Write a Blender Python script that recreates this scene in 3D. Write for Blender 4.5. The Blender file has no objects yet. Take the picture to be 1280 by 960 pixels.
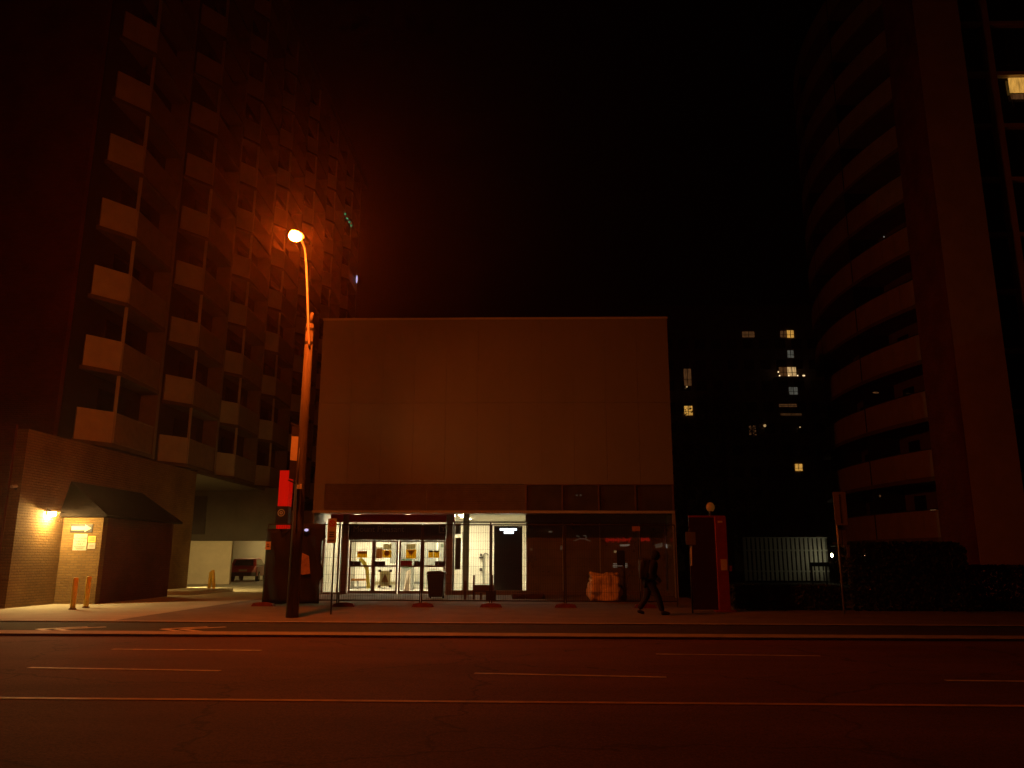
import bpy, bmesh, math, random
from mathutils import Vector, Matrix
random.seed(7)
sc = bpy.context.scene
COL = sc.collection
PI = math.pi

# ------------------------------------------------------------------ camera
F = 990.0; CAMZ = 1.65
A = math.radians(1.5); P = math.atan(218/990); RO = .003
Fw = Vector((-math.sin(A)*math.cos(P), math.cos(A)*math.cos(P), math.sin(P)))
R0 = Vector((math.cos(A), math.sin(A), 0)); U0 = R0.cross(Fw)
Rt = R0*math.cos(RO)+U0*math.sin(RO); Up = U0*math.cos(RO)-R0*math.sin(RO)
cam = bpy.data.cameras.new('camera'); cam.lens = F/1280*36; cam.sensor_width = 36
cam.clip_start = .1; cam.clip_end = 3000
camo = bpy.data.objects.new('camera', cam); COL.objects.link(camo)
m = Matrix((Rt, Up, -Fw)).transposed().to_4x4(); m.translation = Vector((0, 0, CAMZ))
camo.matrix_world = m; sc.camera = camo

def ray(px, py): return Fw + Rt*((px-640)/F) + Up*((480-py)/F)
def at(px, py, Y):
    d = ray(px, py); k = Y/d.y; return Vector((d.x*k, Y, CAMZ+d.z*k))
def gr(px, py, z=.12):
    d = ray(px, py); k = (z-CAMZ)/d.z; return Vector((d.x*k, d.y*k, z))
def rect(x0, y0, x1, y1, Y):
    a = at(x0, (y0+y1)/2, Y).x; b = at(x1, (y0+y1)/2, Y).x
    return a, b, at((x0+x1)/2, y1, Y).z, at((x0+x1)/2, y0, Y).z   # x0,x1,z0,z1

# ------------------------------------------------------------------ materials
def lnk(nt, a, b): nt.links.new(a, b)
def newmat(name):
    mt = bpy.data.materials.new(name); mt.use_nodes = True
    return mt, mt.node_tree, mt.node_tree.nodes['Principled BSDF']
def mat(name, col, rough=.7, var=.25, scale=3., bump=0., bscale=40., metal=0., spec=.4, stretch=(1, 1, 1)):
    mt, nt, b = newmat(name)
    b.inputs['Roughness'].default_value = rough; b.inputs['Metallic'].default_value = metal
    b.inputs['Specular IOR Level'].default_value = spec
    g = nt.nodes.new('ShaderNodeNewGeometry'); mp = nt.nodes.new('ShaderNodeMapping'); mp.inputs['Scale'].default_value = stretch
    lnk(nt, g.outputs['Position'], mp.inputs['Vector'])
    n = nt.nodes.new('ShaderNodeTexNoise'); n.inputs['Scale'].default_value = scale; n.inputs['Detail'].default_value = 6; n.inputs['Roughness'].default_value = .65
    lnk(nt, mp.outputs[0], n.inputs['Vector'])
    r = nt.nodes.new('ShaderNodeValToRGB')
    r.color_ramp.elements[0].position = .3; r.color_ramp.elements[1].position = .7
    r.color_ramp.elements[0].color = [c*(1-var) for c in col]+[1]; r.color_ramp.elements[1].color = [min(1, c*(1+var)) for c in col]+[1]
    lnk(nt, n.outputs['Fac'], r.inputs['Fac']); lnk(nt, r.outputs[0], b.inputs['Base Color'])
    if bump:
        n2 = nt.nodes.new('ShaderNodeTexNoise'); n2.inputs['Scale'].default_value = bscale; n2.inputs['Detail'].default_value = 4
        lnk(nt, mp.outputs[0], n2.inputs['Vector'])
        bp = nt.nodes.new('ShaderNodeBump'); bp.inputs['Strength'].default_value = bump; bp.inputs['Distance'].default_value = .02
        lnk(nt, n2.outputs['Fac'], bp.inputs['Height']); lnk(nt, bp.outputs[0], b.inputs['Normal'])
    return mt
def brick(name, c1, c2, cm, bw=.22, rh=.075, mortar=.01, bump=.6, off=.5):
    mt, nt, b = newmat(name); b.inputs['Roughness'].default_value = .9; b.inputs['Specular IOR Level'].default_value = .12
    g = nt.nodes.new('ShaderNodeNewGeometry')
    cr = nt.nodes.new('ShaderNodeVectorMath'); cr.operation = 'CROSS_PRODUCT'; cr.inputs[1].default_value = (0, 0, 1)
    lnk(nt, g.outputs['True Normal'], cr.inputs[0])
    dt = nt.nodes.new('ShaderNodeVectorMath'); dt.operation = 'DOT_PRODUCT'
    lnk(nt, cr.outputs[0], dt.inputs[0]); lnk(nt, g.outputs['Position'], dt.inputs[1])
    sp = nt.nodes.new('ShaderNodeSeparateXYZ'); lnk(nt, g.outputs['Position'], sp.inputs[0])
    cb = nt.nodes.new('ShaderNodeCombineXYZ'); lnk(nt, dt.outputs['Value'], cb.inputs[0]); lnk(nt, sp.outputs[2], cb.inputs[1])
    t = nt.nodes.new('ShaderNodeTexBrick'); t.offset = off
    t.inputs['Scale'].default_value = 1; t.inputs['Brick Width'].default_value = bw; t.inputs['Row Height'].default_value = rh
    t.inputs['Mortar Size'].default_value = mortar; t.inputs['Mortar Smooth'].default_value = .3
    t.inputs['Color1'].default_value = c1+(1,); t.inputs['Color2'].default_value = c2+(1,); t.inputs['Mortar'].default_value = cm+(1,)
    lnk(nt, cb.outputs[0], t.inputs['Vector'])
    n = nt.nodes.new('ShaderNodeTexNoise'); n.inputs['Scale'].default_value = .8; n.inputs['Detail'].default_value = 5
    lnk(nt, g.outputs['Position'], n.inputs['Vector'])
    mr = nt.nodes.new('ShaderNodeMapRange'); mr.inputs[1].default_value = .3; mr.inputs[2].default_value = .7; mr.inputs[3].default_value = .72; mr.inputs[4].default_value = 1.2
    lnk(nt, n.outputs['Fac'], mr.inputs[0])
    mx = nt.nodes.new('ShaderNodeVectorMath'); mx.operation = 'SCALE'
    lnk(nt, t.outputs['Color'], mx.inputs[0]); lnk(nt, mr.outputs[0], mx.inputs['Scale'])
    lnk(nt, mx.outputs[0], b.inputs['Base Color'])
    n3 = nt.nodes.new('ShaderNodeTexNoise'); n3.inputs['Scale'].default_value = 14; n3.inputs['Detail'].default_value = 3
    lnk(nt, g.outputs['Position'], n3.inputs['Vector'])
    ad = nt.nodes.new('ShaderNodeMath'); ad.operation = 'SUBTRACT'; lnk(nt, n3.outputs['Fac'], ad.inputs[0]); lnk(nt, t.outputs['Fac'], ad.inputs[1])
    bp = nt.nodes.new('ShaderNodeBump'); bp.inputs['Strength'].default_value = bump; bp.inputs['Distance'].default_value = .02
    lnk(nt, ad.outputs[0], bp.inputs['Height']); lnk(nt, bp.outputs[0], b.inputs['Normal'])
    return mt
def emit(name, col, s, var=0., scale=2., base=.3):
    mt, nt, b = newmat(name)
    b.inputs['Base Color'].default_value = [c*base for c in col]+[1]
    b.inputs['Emission Color'].default_value = list(col)+[1]; b.inputs['Emission Strength'].default_value = s
    if var:
        g = nt.nodes.new('ShaderNodeNewGeometry'); mp = nt.nodes.new('ShaderNodeMapping'); mp.inputs['Scale'].default_value = (4, 4, .6)
        n = nt.nodes.new('ShaderNodeTexNoise'); n.inputs['Scale'].default_value = scale
        lnk(nt, g.outputs['Position'], mp.inputs[0]); lnk(nt, mp.outputs[0], n.inputs['Vector'])
        mr = nt.nodes.new('ShaderNodeMapRange'); mr.inputs[1].default_value = .3; mr.inputs[2].default_value = .7
        mr.inputs[3].default_value = s*(1-var); mr.inputs[4].default_value = s*(1+var)
        lnk(nt, n.outputs['Fac'], mr.inputs[0]); lnk(nt, mr.outputs[0], b.inputs['Emission Strength'])
    return mt
def glass(name, tint, film=0., filmcol=(.1, .08, .06), rough=.03):
    mt = bpy.data.materials.new(name); mt.use_nodes = True; nt = mt.node_tree
    nt.nodes.remove(nt.nodes['Principled BSDF']); out = nt.nodes['Material Output']
    tr = nt.nodes.new('ShaderNodeBsdfTransparent'); tr.inputs[0].default_value = tint+(1,)
    gl = nt.nodes.new('ShaderNodeBsdfGlossy'); gl.inputs['Roughness'].default_value = rough
    fr = nt.nodes.new('ShaderNodeFresnel'); fr.inputs[0].default_value = 1.5
    di = nt.nodes.new('ShaderNodeBsdfDiffuse')
    g = nt.nodes.new('ShaderNodeNewGeometry'); n = nt.nodes.new('ShaderNodeTexNoise'); n.inputs['Scale'].default_value = 1.3; n.inputs['Detail'].default_value = 6
    lnk(nt, g.outputs['Position'], n.inputs['Vector'])
    r = nt.nodes.new('ShaderNodeValToRGB'); r.color_ramp.elements[0].position = .3; r.color_ramp.elements[1].position = .7
    r.color_ramp.elements[0].color = [c*.75 for c in filmcol]+[1]; r.color_ramp.elements[1].color = [c*1.25 for c in filmcol]+[1]
    lnk(nt, n.outputs['Fac'], r.inputs[0]); lnk(nt, r.outputs[0], di.inputs[0])
    m0 = nt.nodes.new('ShaderNodeMixShader'); m0.inputs[0].default_value = film
    lnk(nt, tr.outputs[0], m0.inputs[1]); lnk(nt, di.outputs[0], m0.inputs[2])
    m1 = nt.nodes.new('ShaderNodeMixShader'); lnk(nt, fr.outputs[0], m1.inputs[0]); lnk(nt, m0.outputs[0], m1.inputs[1]); lnk(nt, gl.outputs[0], m1.inputs[2])
    lnk(nt, m1.outputs[0], out.inputs[0])
    return mt

SODIUM = (1., .135, .009)
LAMP_L = 2100.
def translucent(name, col):
    mt = mat(name, col, .7, .12, 6.); nt = mt.node_tree; b = nt.nodes['Principled BSDF']; out = nt.nodes['Material Output']
    t = nt.nodes.new('ShaderNodeBsdfTranslucent'); t.inputs[0].default_value = [min(1, c*1.2) for c in col]+[1]
    mx = nt.nodes.new('ShaderNodeMixShader'); mx.inputs[0].default_value = .85
    lnk(nt, b.outputs[0], mx.inputs[1]); lnk(nt, t.outputs[0], mx.inputs[2]); lnk(nt, mx.outputs[0], out.inputs[0]); return mt
M = {
 'stickeryellow': translucent('sticker_yellow', (.8, .55, .06)), 'stickergrey': translucent('sticker_grey', (.5, .44, .28)), 'stickerbrown': translucent('sticker_brown', (.38, .2, .07)),
 'asphalt': mat('asphalt', (.11, .049, .032), .82, .30, .7, .5, 55, stretch=(.35, 1, 1)),
 'asphalt_path': mat('asphalt_path', (.04, .035, .03), .85, .3, 1.2, .5, 50),
 'concrete': mat('concrete', (.165, .135, .105), .85, .22, 1.1, .35, 30),
 'kerb': mat('kerb_concrete', (.36, .32, .27), .8, .18, 2., .3, 30),
 'drive': mat('drive_concrete', (.4, .37, .29), .8, .16, .8, .3, 30),
 'soil': mat('soil', (.07, .06, .045), .95, .4, .6, .6, 12),
 'paint': mat('road_paint', (.62, .56, .48), .6, .35, 4., .2, 40),
 'yellow_line': mat('yellow_line_paint', (.55, .36, .06), .6, .35, 4., .2, 40),
 'clad': mat('cladding_panel', (.27, .25, .2), .6, .07, .5, .06, 90, stretch=(1, 1, .5)),
 'clad_trim': mat('cladding_trim', (.5, .46, .4), .5, .1, 2.),
 'louvre': mat('louvre_metal', (.22, .19, .15), .5, .15, 3., metal=.2),
 'redsoffit': mat('red_soffit', (.5, .05, .03), .4, .15, 2.),
 'soffit': mat('soffit_panel', (.22, .18, .15), .35, .1, 2.),
 'frame': mat('bronze_frame', (.2, .13, .09), .45, .15, 4., metal=.3),
 'darkframe': mat('dark_frame', (.04, .03, .026), .45, .2, 4.),
 'greyframe': mat('grey_frame', (.32, .28, .24), .45, .1, 4.),
 'blacksign': mat('black_sign_face', (.012, .01, .01), .5, .2, 4.),
 'cream': mat('cream_lobby_wall', (.74, .70, .6), .6, .06, .8),
 'lobbyfloor': mat('lobby_floor', (.34, .32, .28), .4, .12, 2.),
 'greywall': mat('grey_partition', (.2, .2, .18), .5, .15, 3.),
 'olive': mat('olive_column', (.17, .15, .075), .5, .1, 3.),
 'greenposter': mat('green_poster', (.05, .075, .045), .5, .4, 9.),
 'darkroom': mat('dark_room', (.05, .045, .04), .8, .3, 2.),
 'brick': brick('brown_brick', (.19, .115, .04), (.155, .09, .033), (.13, .085, .04), .26, .085, .014, 1.),
 'redbrick': brick('dark_red_brick', (.10, .02, .012), (.075, .015, .01), (.08, .03, .02)),
 'balcony': mat('balcony_panel', (.36, .33, .26), .75, .12, 1.6, .25, 25),
 'balcony_rail': mat('balcony_rail', (.17, .15, .12), .6, .15, 3.),
 'slab': mat('balcony_slab', (.085, .07, .055), .8, .2, 2., .3, 20),
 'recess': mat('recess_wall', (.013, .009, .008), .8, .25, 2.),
 'darkglass': mat('dark_window_glass', (.012, .012, .013), .08, .2, 1., spec=.6),
 'shingle': brick('dark_shingle', (.009, .006, .004), (.006, .004, .003), (.008, .006, .005), .3, .12, .008, .5),
 'garage': mat('garage_wall', (.55, .5, .38), .8, .14, .7, .3, 20),
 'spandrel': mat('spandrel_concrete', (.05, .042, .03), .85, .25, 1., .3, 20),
 'towerconc': mat('tower_concrete', (.62, .5, .4), .8, .12, .9, .3, 25),
 'towerband': mat('tower_band', (.36, .3, .23), .75, .14, 1.2, .2, 25),
 'towercore': mat('tower_core', (.16, .12, .09), .8, .2, 1.),
 'towerbrick': brick('tower_brick', (.26, .075, .045), (.2, .055, .035), (.2, .1, .07)),
 'bandline': mat('tower_joint', (.04, .03, .025), .8),
 'wood': mat('wood_pole', (.125, .1, .075), .85, .35, 3., .6, 30, stretch=(6, 6, .4)),
 'steel': mat('galvanised_steel', (.42, .40, .37), .45, .15, 8., metal=.6),
 'darksteel': mat('dark_steel', (.05, .045, .04), .5, .2, 8., metal=.3),
 'wire': mat('fence_wire', (.045, .036, .03), .6, .2, 8., metal=.3),
 'tarp': mat('black_tarp', (.014, .011, .01), .75, .4, 5., .8, 6, stretch=(1, 1, .3)),
 'redfoot': mat('red_plastic', (.2, .05, .03), .55, .25, 8.),
 'yellow': mat('yellow_paint', (.82, .58, .08), .55, .18, 7., .2, 20),
 'white': mat('white_paint', (.78, .74, .66), .55, .06, 5.),
 'signwhite': mat('sign_white', (.38, .35, .28), .5, .08, 5.),
 'signink': mat('sign_ink', (.06, .05, .045), .6, .1, 5.),
 'signred': mat('sign_red', (.4, .03, .02), .5, .1, 5.),
 'signyellow': mat('sign_yellow', (.62, .42, .08), .5, .1, 5.),
 'yellowtape': mat('yellow_tape', (.9, .72, .08), .5, .15, 6.),
 'brownsign': mat('brown_sign', (.22, .1, .04), .5, .2, 5.),
 'bag': mat('woven_bag', (.82, .68, .42), .85, .22, 6., .7, 14),
 'plastic': mat('dark_plastic', (.028, .02, .016), .55, .3, 6.),
 'plank': mat('weathered_plank', (.09, .05, .03), .85, .35, 4., .5, 30, stretch=(.4, 3, 3)),
 'redpanel': mat('dark_red_panel', (.035, .009, .008), .6, .25, 3.),
 'redpost': mat('red_post', (.3, .045, .025), .55, .2, 4.),
 'paper': mat('paper_notice', (.7, .6, .48), .7, .15, 5.),
 'orange': mat('orange_sheet', (.42, .24, .12), .7, .3, 6., .7, 12),
 'leaf': mat('leaf', (.045, .055, .022), .8, .4, 5.),
 'bark': mat('bark', (.09, .07, .05), .9, .3, 6., .6, 20),
 'cloth': mat('dark_cloth', (.016, .014, .014), .9, .3, 12., .3, 60),
 'trouser': mat('dark_trouser', (.022, .018, .018), .9, .3, 12., .3, 60),
 'skin': mat('skin', (.22, .14, .1), .6, .08, 9.),
 'hair': mat('hair', (.02, .014, .01), .7, .3, 30.),
 'shoe': mat('shoe', (.03, .025, .022), .6, .2, 10.),
 'carred': mat('car_paint_red', (.28, .012, .01), .3, .08, 3., spec=.6),
 'tyre': mat('tyre', (.015, .015, .015), .85, .2, 9.),
 'rim': mat('wheel_rim', (.35, .34, .33), .4, .1, 9., metal=.7),
 'farwall': mat('far_building_wall', (.16, .12, .1), .85, .2, .5),
 'lightpanel': mat('aluminium', (.5, .46, .42), .4, .1, 6., metal=.4),
 # things that give off light
 'lens': emit('sodium_lens', SODIUM, LAMP_L),
 'wallbulb': emit('wall_lamp_bulb', (1., .66, .22), 2400.),
 'porchbulb': emit('porch_lamp_bulb', (1., .6, .16), 420.),
 'hidbulb': emit('wall_lamp_bulb_pale', (1., .68, .22), 4200.),
 'lobbylight': emit('lobby_ceiling_light', (1., .86, .56), 190.),
 'pylonred': emit('backlit_red', (.8, .004, .001), .38, .12),
 'neon': emit('red_reflection', (1., .02, .015), 1.6),  # red reflection in the shop glass, given its own glow
 'coolsign': emit('cool_white_lettering', (.82, .88, 1.), 5.),
 'whitetube': emit('white_tube', (.9, .85, .75), 1.),
 'dimglint': emit('dim_glint', (.7, .6, .5), .5),  # pale reflections in the shop glass, given a faint glow
 'amberlamp': emit('amber_lamp', (1., .3, .03), .05),
 'litamber': emit('lit_curtain_amber', (1., .5, .09), .55, .45, 3.),
 'litwarm': emit('lit_curtain_warm', (1., .62, .25), .5, .5, 3.),
 'litdim': emit('lit_curtain_dim', (1., .42, .14), .055, .6, 3.),
 'litcool': emit('lit_room_cool', (.62, .6, .48), .1, .5, 3.),
 'litbright': emit('lit_lamp_bright', (1., .7, .35), 1.6),
 'greenled': emit('green_led', (.05, 1., .45), .3),
 'blueled': emit('blue_white_led', (.65, .6, 1.), .9),
 'fencelamp': emit('fence_lamp', (1., .95, .55), 38.),
 'taillight': mat('tail_light', (.35, .02, .015), .25, .1, 5.),
 'pane': glass('clear_pane', (.92, .93, .9)),
 'film': glass('dusty_dark_pane', (.75, .7, .62), .6, (.26, .2, .13)),
 'bandpane': glass('dark_band_pane', (.5, .47, .42), .7, (.125, .11, .08)),
}

def worn_road(mt):
    nt = mt.node_tree; b = nt.nodes['Principled BSDF']; src = b.inputs['Base Color'].links[0].from_socket
    g = nt.nodes.new('ShaderNodeNewGeometry'); n = nt.nodes.new('ShaderNodeTexNoise'); n.inputs['Scale'].default_value = 1.6; n.inputs['Detail'].default_value = 5
    lnk(nt, g.outputs['Position'], n.inputs['Vector'])
    ad = nt.nodes.new('ShaderNodeVectorMath'); ad.operation = 'MULTIPLY_ADD'; ad.inputs[1].default_value = (1.1, 1.1, 0); lnk(nt, n.outputs['Color'], ad.inputs[0]); lnk(nt, g.outputs['Position'], ad.inputs[2])
    v = nt.nodes.new('ShaderNodeTexVoronoi'); v.feature = 'DISTANCE_TO_EDGE'; v.inputs['Scale'].default_value = .22; lnk(nt, ad.outputs[0], v.inputs['Vector'])
    r = nt.nodes.new('ShaderNodeMapRange'); r.inputs[1].default_value = .0; r.inputs[2].default_value = .008; r.inputs[3].default_value = .45; r.inputs[4].default_value = 1.; lnk(nt, v.outputs['Distance'], r.inputs[0])
    v2 = nt.nodes.new('ShaderNodeTexVoronoi'); v2.inputs['Scale'].default_value = 60; lnk(nt, g.outputs['Position'], v2.inputs['Vector'])
    r2 = nt.nodes.new('ShaderNodeMapRange'); r2.inputs[1].default_value = .0; r2.inputs[2].default_value = 1.; r2.inputs[3].default_value = .6; r2.inputs[4].default_value = 1.5; lnk(nt, v2.outputs['Color'], r2.inputs[0])
    mu = nt.nodes.new('ShaderNodeMath'); mu.operation = 'MULTIPLY'; lnk(nt, r.outputs[0], mu.inputs[0]); lnk(nt, r2.outputs[0], mu.inputs[1])
    sc_ = nt.nodes.new('ShaderNodeVectorMath'); sc_.operation = 'SCALE'; lnk(nt, src, sc_.inputs[0]); lnk(nt, mu.outputs[0], sc_.inputs['Scale']); lnk(nt, sc_.outputs[0], b.inputs['Base Color'])
worn_road(M['asphalt']); worn_road(M['asphalt_path'])

# ------------------------------------------------------------------ mesh helpers
class MB:
    def __init__(s): s.v = []; s.f = []
    def add(s, vs, fs):
        o = len(s.v); s.v += [tuple(v) for v in vs]; s.f += [tuple(i+o for i in f) for f in fs]; return s
    def box(s, x0, x1, y0, y1, z0, z1):
        return s.add([(x0,y0,z0),(x1,y0,z0),(x1,y1,z0),(x0,y1,z0),(x0,y0,z1),(x1,y0,z1),(x1,y1,z1),(x0,y1,z1)],
                     [(0,3,2,1),(4,5,6,7),(0,1,5,4),(1,2,6,5),(2,3,7,6),(3,0,4,7)])
    def bar(s, a, b, w, h, up=(0, 0, 1)):
        a = Vector(a); b = Vector(b); d = (b-a).normalized(); u = Vector(up)
        if abs(d.dot(u)) > .98: u = Vector((0, 1, 0))
        sd = d.cross(u).normalized(); u = sd.cross(d).normalized(); v = []
        for p in (a, b):
            for i, j in ((-1,-1),(1,-1),(1,1),(-1,1)): v.append(p+sd*(i*w/2)+u*(j*h/2))
        return s.add(v, [(3,2,1,0),(4,5,6,7),(0,1,5,4),(1,2,6,5),(2,3,7,6),(3,0,4,7)])
    def tube(s, pts, rs, n=10, cap=True):
        pts = [Vector(p) for p in pts]
        if not hasattr(rs, '__len__'): rs = [rs]*len(pts)
        v = []; f = []; prev = None
        for i, p in enumerate(pts):
            d = (pts[min(i+1, len(pts)-1)]-pts[max(i-1, 0)]).normalized()
            u = prev if prev is not None else (Vector((0, 1, 0)) if abs(d.z) > .7 else Vector((0, 0, 1)))
            sd = d.cross(u).normalized(); u = sd.cross(d).normalized(); prev = u
            for k in range(n):
                a = 2*PI*k/n; v.append(p+sd*(math.cos(a)*rs[i])+u*(math.sin(a)*rs[i]))
        for i in range(len(pts)-1):
            for k in range(n):
                k2 = (k+1) % n; f.append((i*n+k, i*n+k2, (i+1)*n+k2, (i+1)*n+k))
        if cap: f.append(tuple(range(n-1, -1, -1))); f.append(tuple((len(pts)-1)*n+k for k in range(n)))
        return s.add(v, f)
    def prism(s, poly, y0, y1):     # poly in XZ, extruded along Y
        n = len(poly); v = [(x, y0, z) for x, z in poly]+[(x, y1, z) for x, z in poly]
        f = [tuple(range(n)), tuple(range(2*n-1, n-1, -1))]+[(i, i+n, (i+1) % n+n, (i+1) % n) for i in range(n)]
        return s.add(v, f)
    def slab(s, poly, z0, z1):      # poly in XY, extruded in Z
        n = len(poly); v = [(x, y, z0) for x, y in poly]+[(x, y, z1) for x, y in poly]
        f = [tuple(range(n-1, -1, -1)), tuple(range(n, 2*n))]+[(i, (i+1) % n, (i+1) % n+n, i+n) for i in range(n)]
        return s.add(v, f)
    def wall(s, pts, z0, z1, t):    # polyline in XY with thickness t to the left side
        L = []
        for i, p in enumerate(pts):
            a = Vector(pts[max(i-1, 0)]); b = Vector(pts[min(i+1, len(pts)-1)]); d = (b-a).normalized()
            L.append((p[0]-d.y*t, p[1]+d.x*t))
        return s.slab(list(pts)+L[::-1], z0, z1) if len(pts) == 2 else s._strip(pts, L, z0, z1)
    def _strip(s, a, b, z0, z1):
        for i in range(len(a)-1): s.slab([a[i], a[i+1], b[i+1], b[i]], z0, z1)
        return s
    def ball(s, c, r, nu=12, nv=8):
        r = r if hasattr(r, '__len__') else (r, r, r); v = [(c[0], c[1], c[2]-r[2])]; f = []
        for i in range(1, nv):
            t = PI*i/nv-PI/2
            for k in range(nu):
                a = 2*PI*k/nu; v.append((c[0]+r[0]*math.cos(t)*math.cos(a), c[1]+r[1]*math.cos(t)*math.sin(a), c[2]+r[2]*math.sin(t)))
        v.append((c[0], c[1], c[2]+r[2])); T = len(v)-1
        for k in range(nu):
            k2 = (k+1) % nu; f.append((0, 1+k2, 1+k))
            for i in range(nv-2): f.append((1+i*nu+k, 1+i*nu+k2, 1+(i+1)*nu+k2, 1+(i+1)*nu+k))
            f.append((1+(nv-2)*nu+k, 1+(nv-2)*nu+k2, T))
        return s.add(v, f)
    def build(s, name, m, parent=None, smooth=False, bevel=0, **kw):
        me = bpy.data.meshes.new(name); me.from_pydata(s.v, [], s.f); me.update()
        bm = bmesh.new(); bm.from_mesh(me); bmesh.ops.recalc_face_normals(bm, faces=bm.faces)
        if bevel: bmesh.ops.bevel(bm, geom=bm.edges, offset=bevel, segments=2, affect='EDGES', profile=.6)
        bm.to_mesh(me); bm.free()
        o = bpy.data.objects.new(name, me); COL.objects.link(o)
        if m is not None: me.materials.append(M[m] if isinstance(m, str) else m)
        if smooth:
            for p in me.polygons: p.use_smooth = True
        if parent is not None:
            o.parent = parent; o.matrix_parent_inverse = Matrix.Translation(-world_loc(parent))
        for k, val in kw.items(): o[k] = val
        return o
def world_loc(o):
    l = Vector(o.location)
    if o.parent is not None: l = o.matrix_parent_inverse @ l + world_loc(o.parent)
    return l
def thing(name, label, cat, loc, group=None):
    o = bpy.data.objects.new(name, None); COL.objects.link(o); o.location = loc; o.empty_display_size = .2
    o['label'] = label; o['category'] = cat
    if group: o['group'] = group
    return o
def B(*a): return MB().box(*a)
def copy_tree(o, off, parent=None):
    c = o.copy(); COL.objects.link(c)
    if parent is not None: c.parent = parent; c.matrix_parent_inverse = o.matrix_parent_inverse.copy()
    else: c.location = Vector(o.location)+Vector(off)
    for ch in o.children: copy_tree(ch, off, c)
    return c
def text(name, body, size, m, x, y, z, parent=None, align='LEFT', ext=.004):
    cu = bpy.data.curves.new('lettering', 'FONT'); cu.body = body; cu.size = size; cu.extrude = ext; cu.align_x = align
    t = bpy.data.objects.new('lettering', cu); COL.objects.link(t)
    dg = bpy.context.evaluated_depsgraph_get(); me = bpy.data.meshes.new_from_object(t.evaluated_get(dg))
    bpy.data.objects.remove(t)
    for v in me.vertices: v.co = Vector((v.co.x+x, y-v.co.z, v.co.y+z))
    mb = MB(); mb.add([v.co[:] for v in me.vertices], [tuple(p.vertices) for p in me.polygons])
    return mb.build(name, m, parent)
def ring_xz(mb, cx, cy, cz, r, w, t=.006, n=24):
    v = []; f = []
    for k in range(n):
        a = 2*PI*k/n
        for rr in (r, r-w):
            for yy in (cy, cy+t): v.append((cx+rr*math.cos(a), yy, cz+rr*math.sin(a)))
    for k in range(n):
        a = 4*k; b = 4*((k+1) % n)
        f += [(a, b, b+2, a+2), (a+1, a+3, b+3, b+1), (a, a+1, b+1, b), (a+2, b+2, b+3, a+3)]
    return mb.add(v, f)
ST = dict(kind='structure')

# ------------------------------------------------------------------ ground, road, pavement
ZP = .12                     # pavement height above the road
KY = 17.45                   # kerb top back edge
B(-150, 150, -60, 240, -.3, -.06).build('ground', 'soil', **ST)
B(-145, 145, -20, 16.75, -.05, .065).build('road', 'asphalt', **ST)
# kerb with a gutter pan: near edge on the road
k = MB(); k.box(-145, 145, 16.754, 17.45, -.05, ZP-.005); k.build('kerb', 'kerb', **ST)
B(-145, 145, 17.452, 19.75, -.05, ZP-.012).build('cycle_track', 'asphalt_path', **ST)
B(-145, 145, 19.75, 20.0, -.05, ZP+.012).build('kerb', 'kerb', **ST)
B(-10.4, 145, 20.0, 27.9, -.05, ZP).build('pavement', 'concrete', **ST)
B(-145, 145, 27.9, 239, -.05, ZP-.02).build('yard', 'soil', **ST)
B(-10.4, 6.2, 27.9, 35.0, -.045, ZP+.004).build('forecourt', 'concrete', **ST)
MB().slab([(-40, 20.0), (-10.4, 20.0), (-10.4, 64), (-40, 64)], -.05, ZP).build('driveway', 'drive', **ST)
pj = MB()                    # pavement joints: shallow dark lines
def line(name, p0, p1, w, z, m):
    a = Vector(p0); b = Vector(p1); d = (b-a).normalized(); s = Vector((-d.y, d.x, 0))*(w/2)
    MB().slab([tuple((a-s).xy), tuple((b-s).xy), tuple((b+s).xy), tuple((a+s).xy)], z, z+.004).build(name, m, **ST)
for a, b, w in (((140, 811.5), (327, 813), .1), ((820, 817.5), (1025, 819.8), .07), ((36, 834.5), (275, 838.5), .1), ((593, 841.5), (833, 846.5), .1), ((1182, 850.5), (1420, 853), .1)):
    line('lane_marking', gr(*a, .07), gr(*b, .07), w, .068, 'paint')
line('lane_marking', gr(-300, 870, .07), gr(1600, 885, .07), .11, .068, 'yellow_line')
for cx in (90, 245):         # paired chevrons on the cycle track
    c = gr(cx, 786, ZP)
    for dx in (0, .42):
        for sg in (1, -1):
            p = Vector((c.x-.75+dx, c.y, 0))
            line('lane_marking', (p.x, p.y, 0), (p.x+.75, p.y+sg*.62, 0), .14, ZP-.01, 'paint')
# raised concrete island at the base of the brick wing
MB().slab([(-16, 33.5), (-14.2, 33.5), (-13.9, 37.6), (-16, 38.4)], ZP, ZP+.16).build('kerb', 'drive', **ST)

# ------------------------------------------------------------------ station building
FU = 33.2; YG = 35.1
s = lambda py: at(620, py, FU).z
X0 = at(391, 640, FU).x; X1 = at(843.5, 640, FU).x; ZT = s(399.5)
XL = at(405.5, 620, FU).x; XM = at(657, 620, FU).x; ZB0 = s(637.5); ZB1 = s(605)
st = thing('station_building', 'boxy pale clad transit station with lit glazed entrance and Mount Pleasant sign', 'station', (0, FU+5, ZP))
B(X0+.05, X1-.05, FU+.06, FU+16, ZB1+.02, ZT-.02).build('wall', 'frame', st)
c = MB(); n = 11; w = (X1-X0)/n
for i in range(n):
    for z0, z1 in ((ZB1, ZB1+3.45), (ZB1+3.458, ZT)):
        c.box(X0+i*w+.004, X0+(i+1)*w-.004, FU, FU+.055, z0, z1)
c.build('cladding', 'clad', st)
MB().box(X0-.02, X1+.02, FU-.03, FU+.3, ZT+.003, ZT+.09).build('parapet_cap', 'clad_trim', st)
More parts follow.
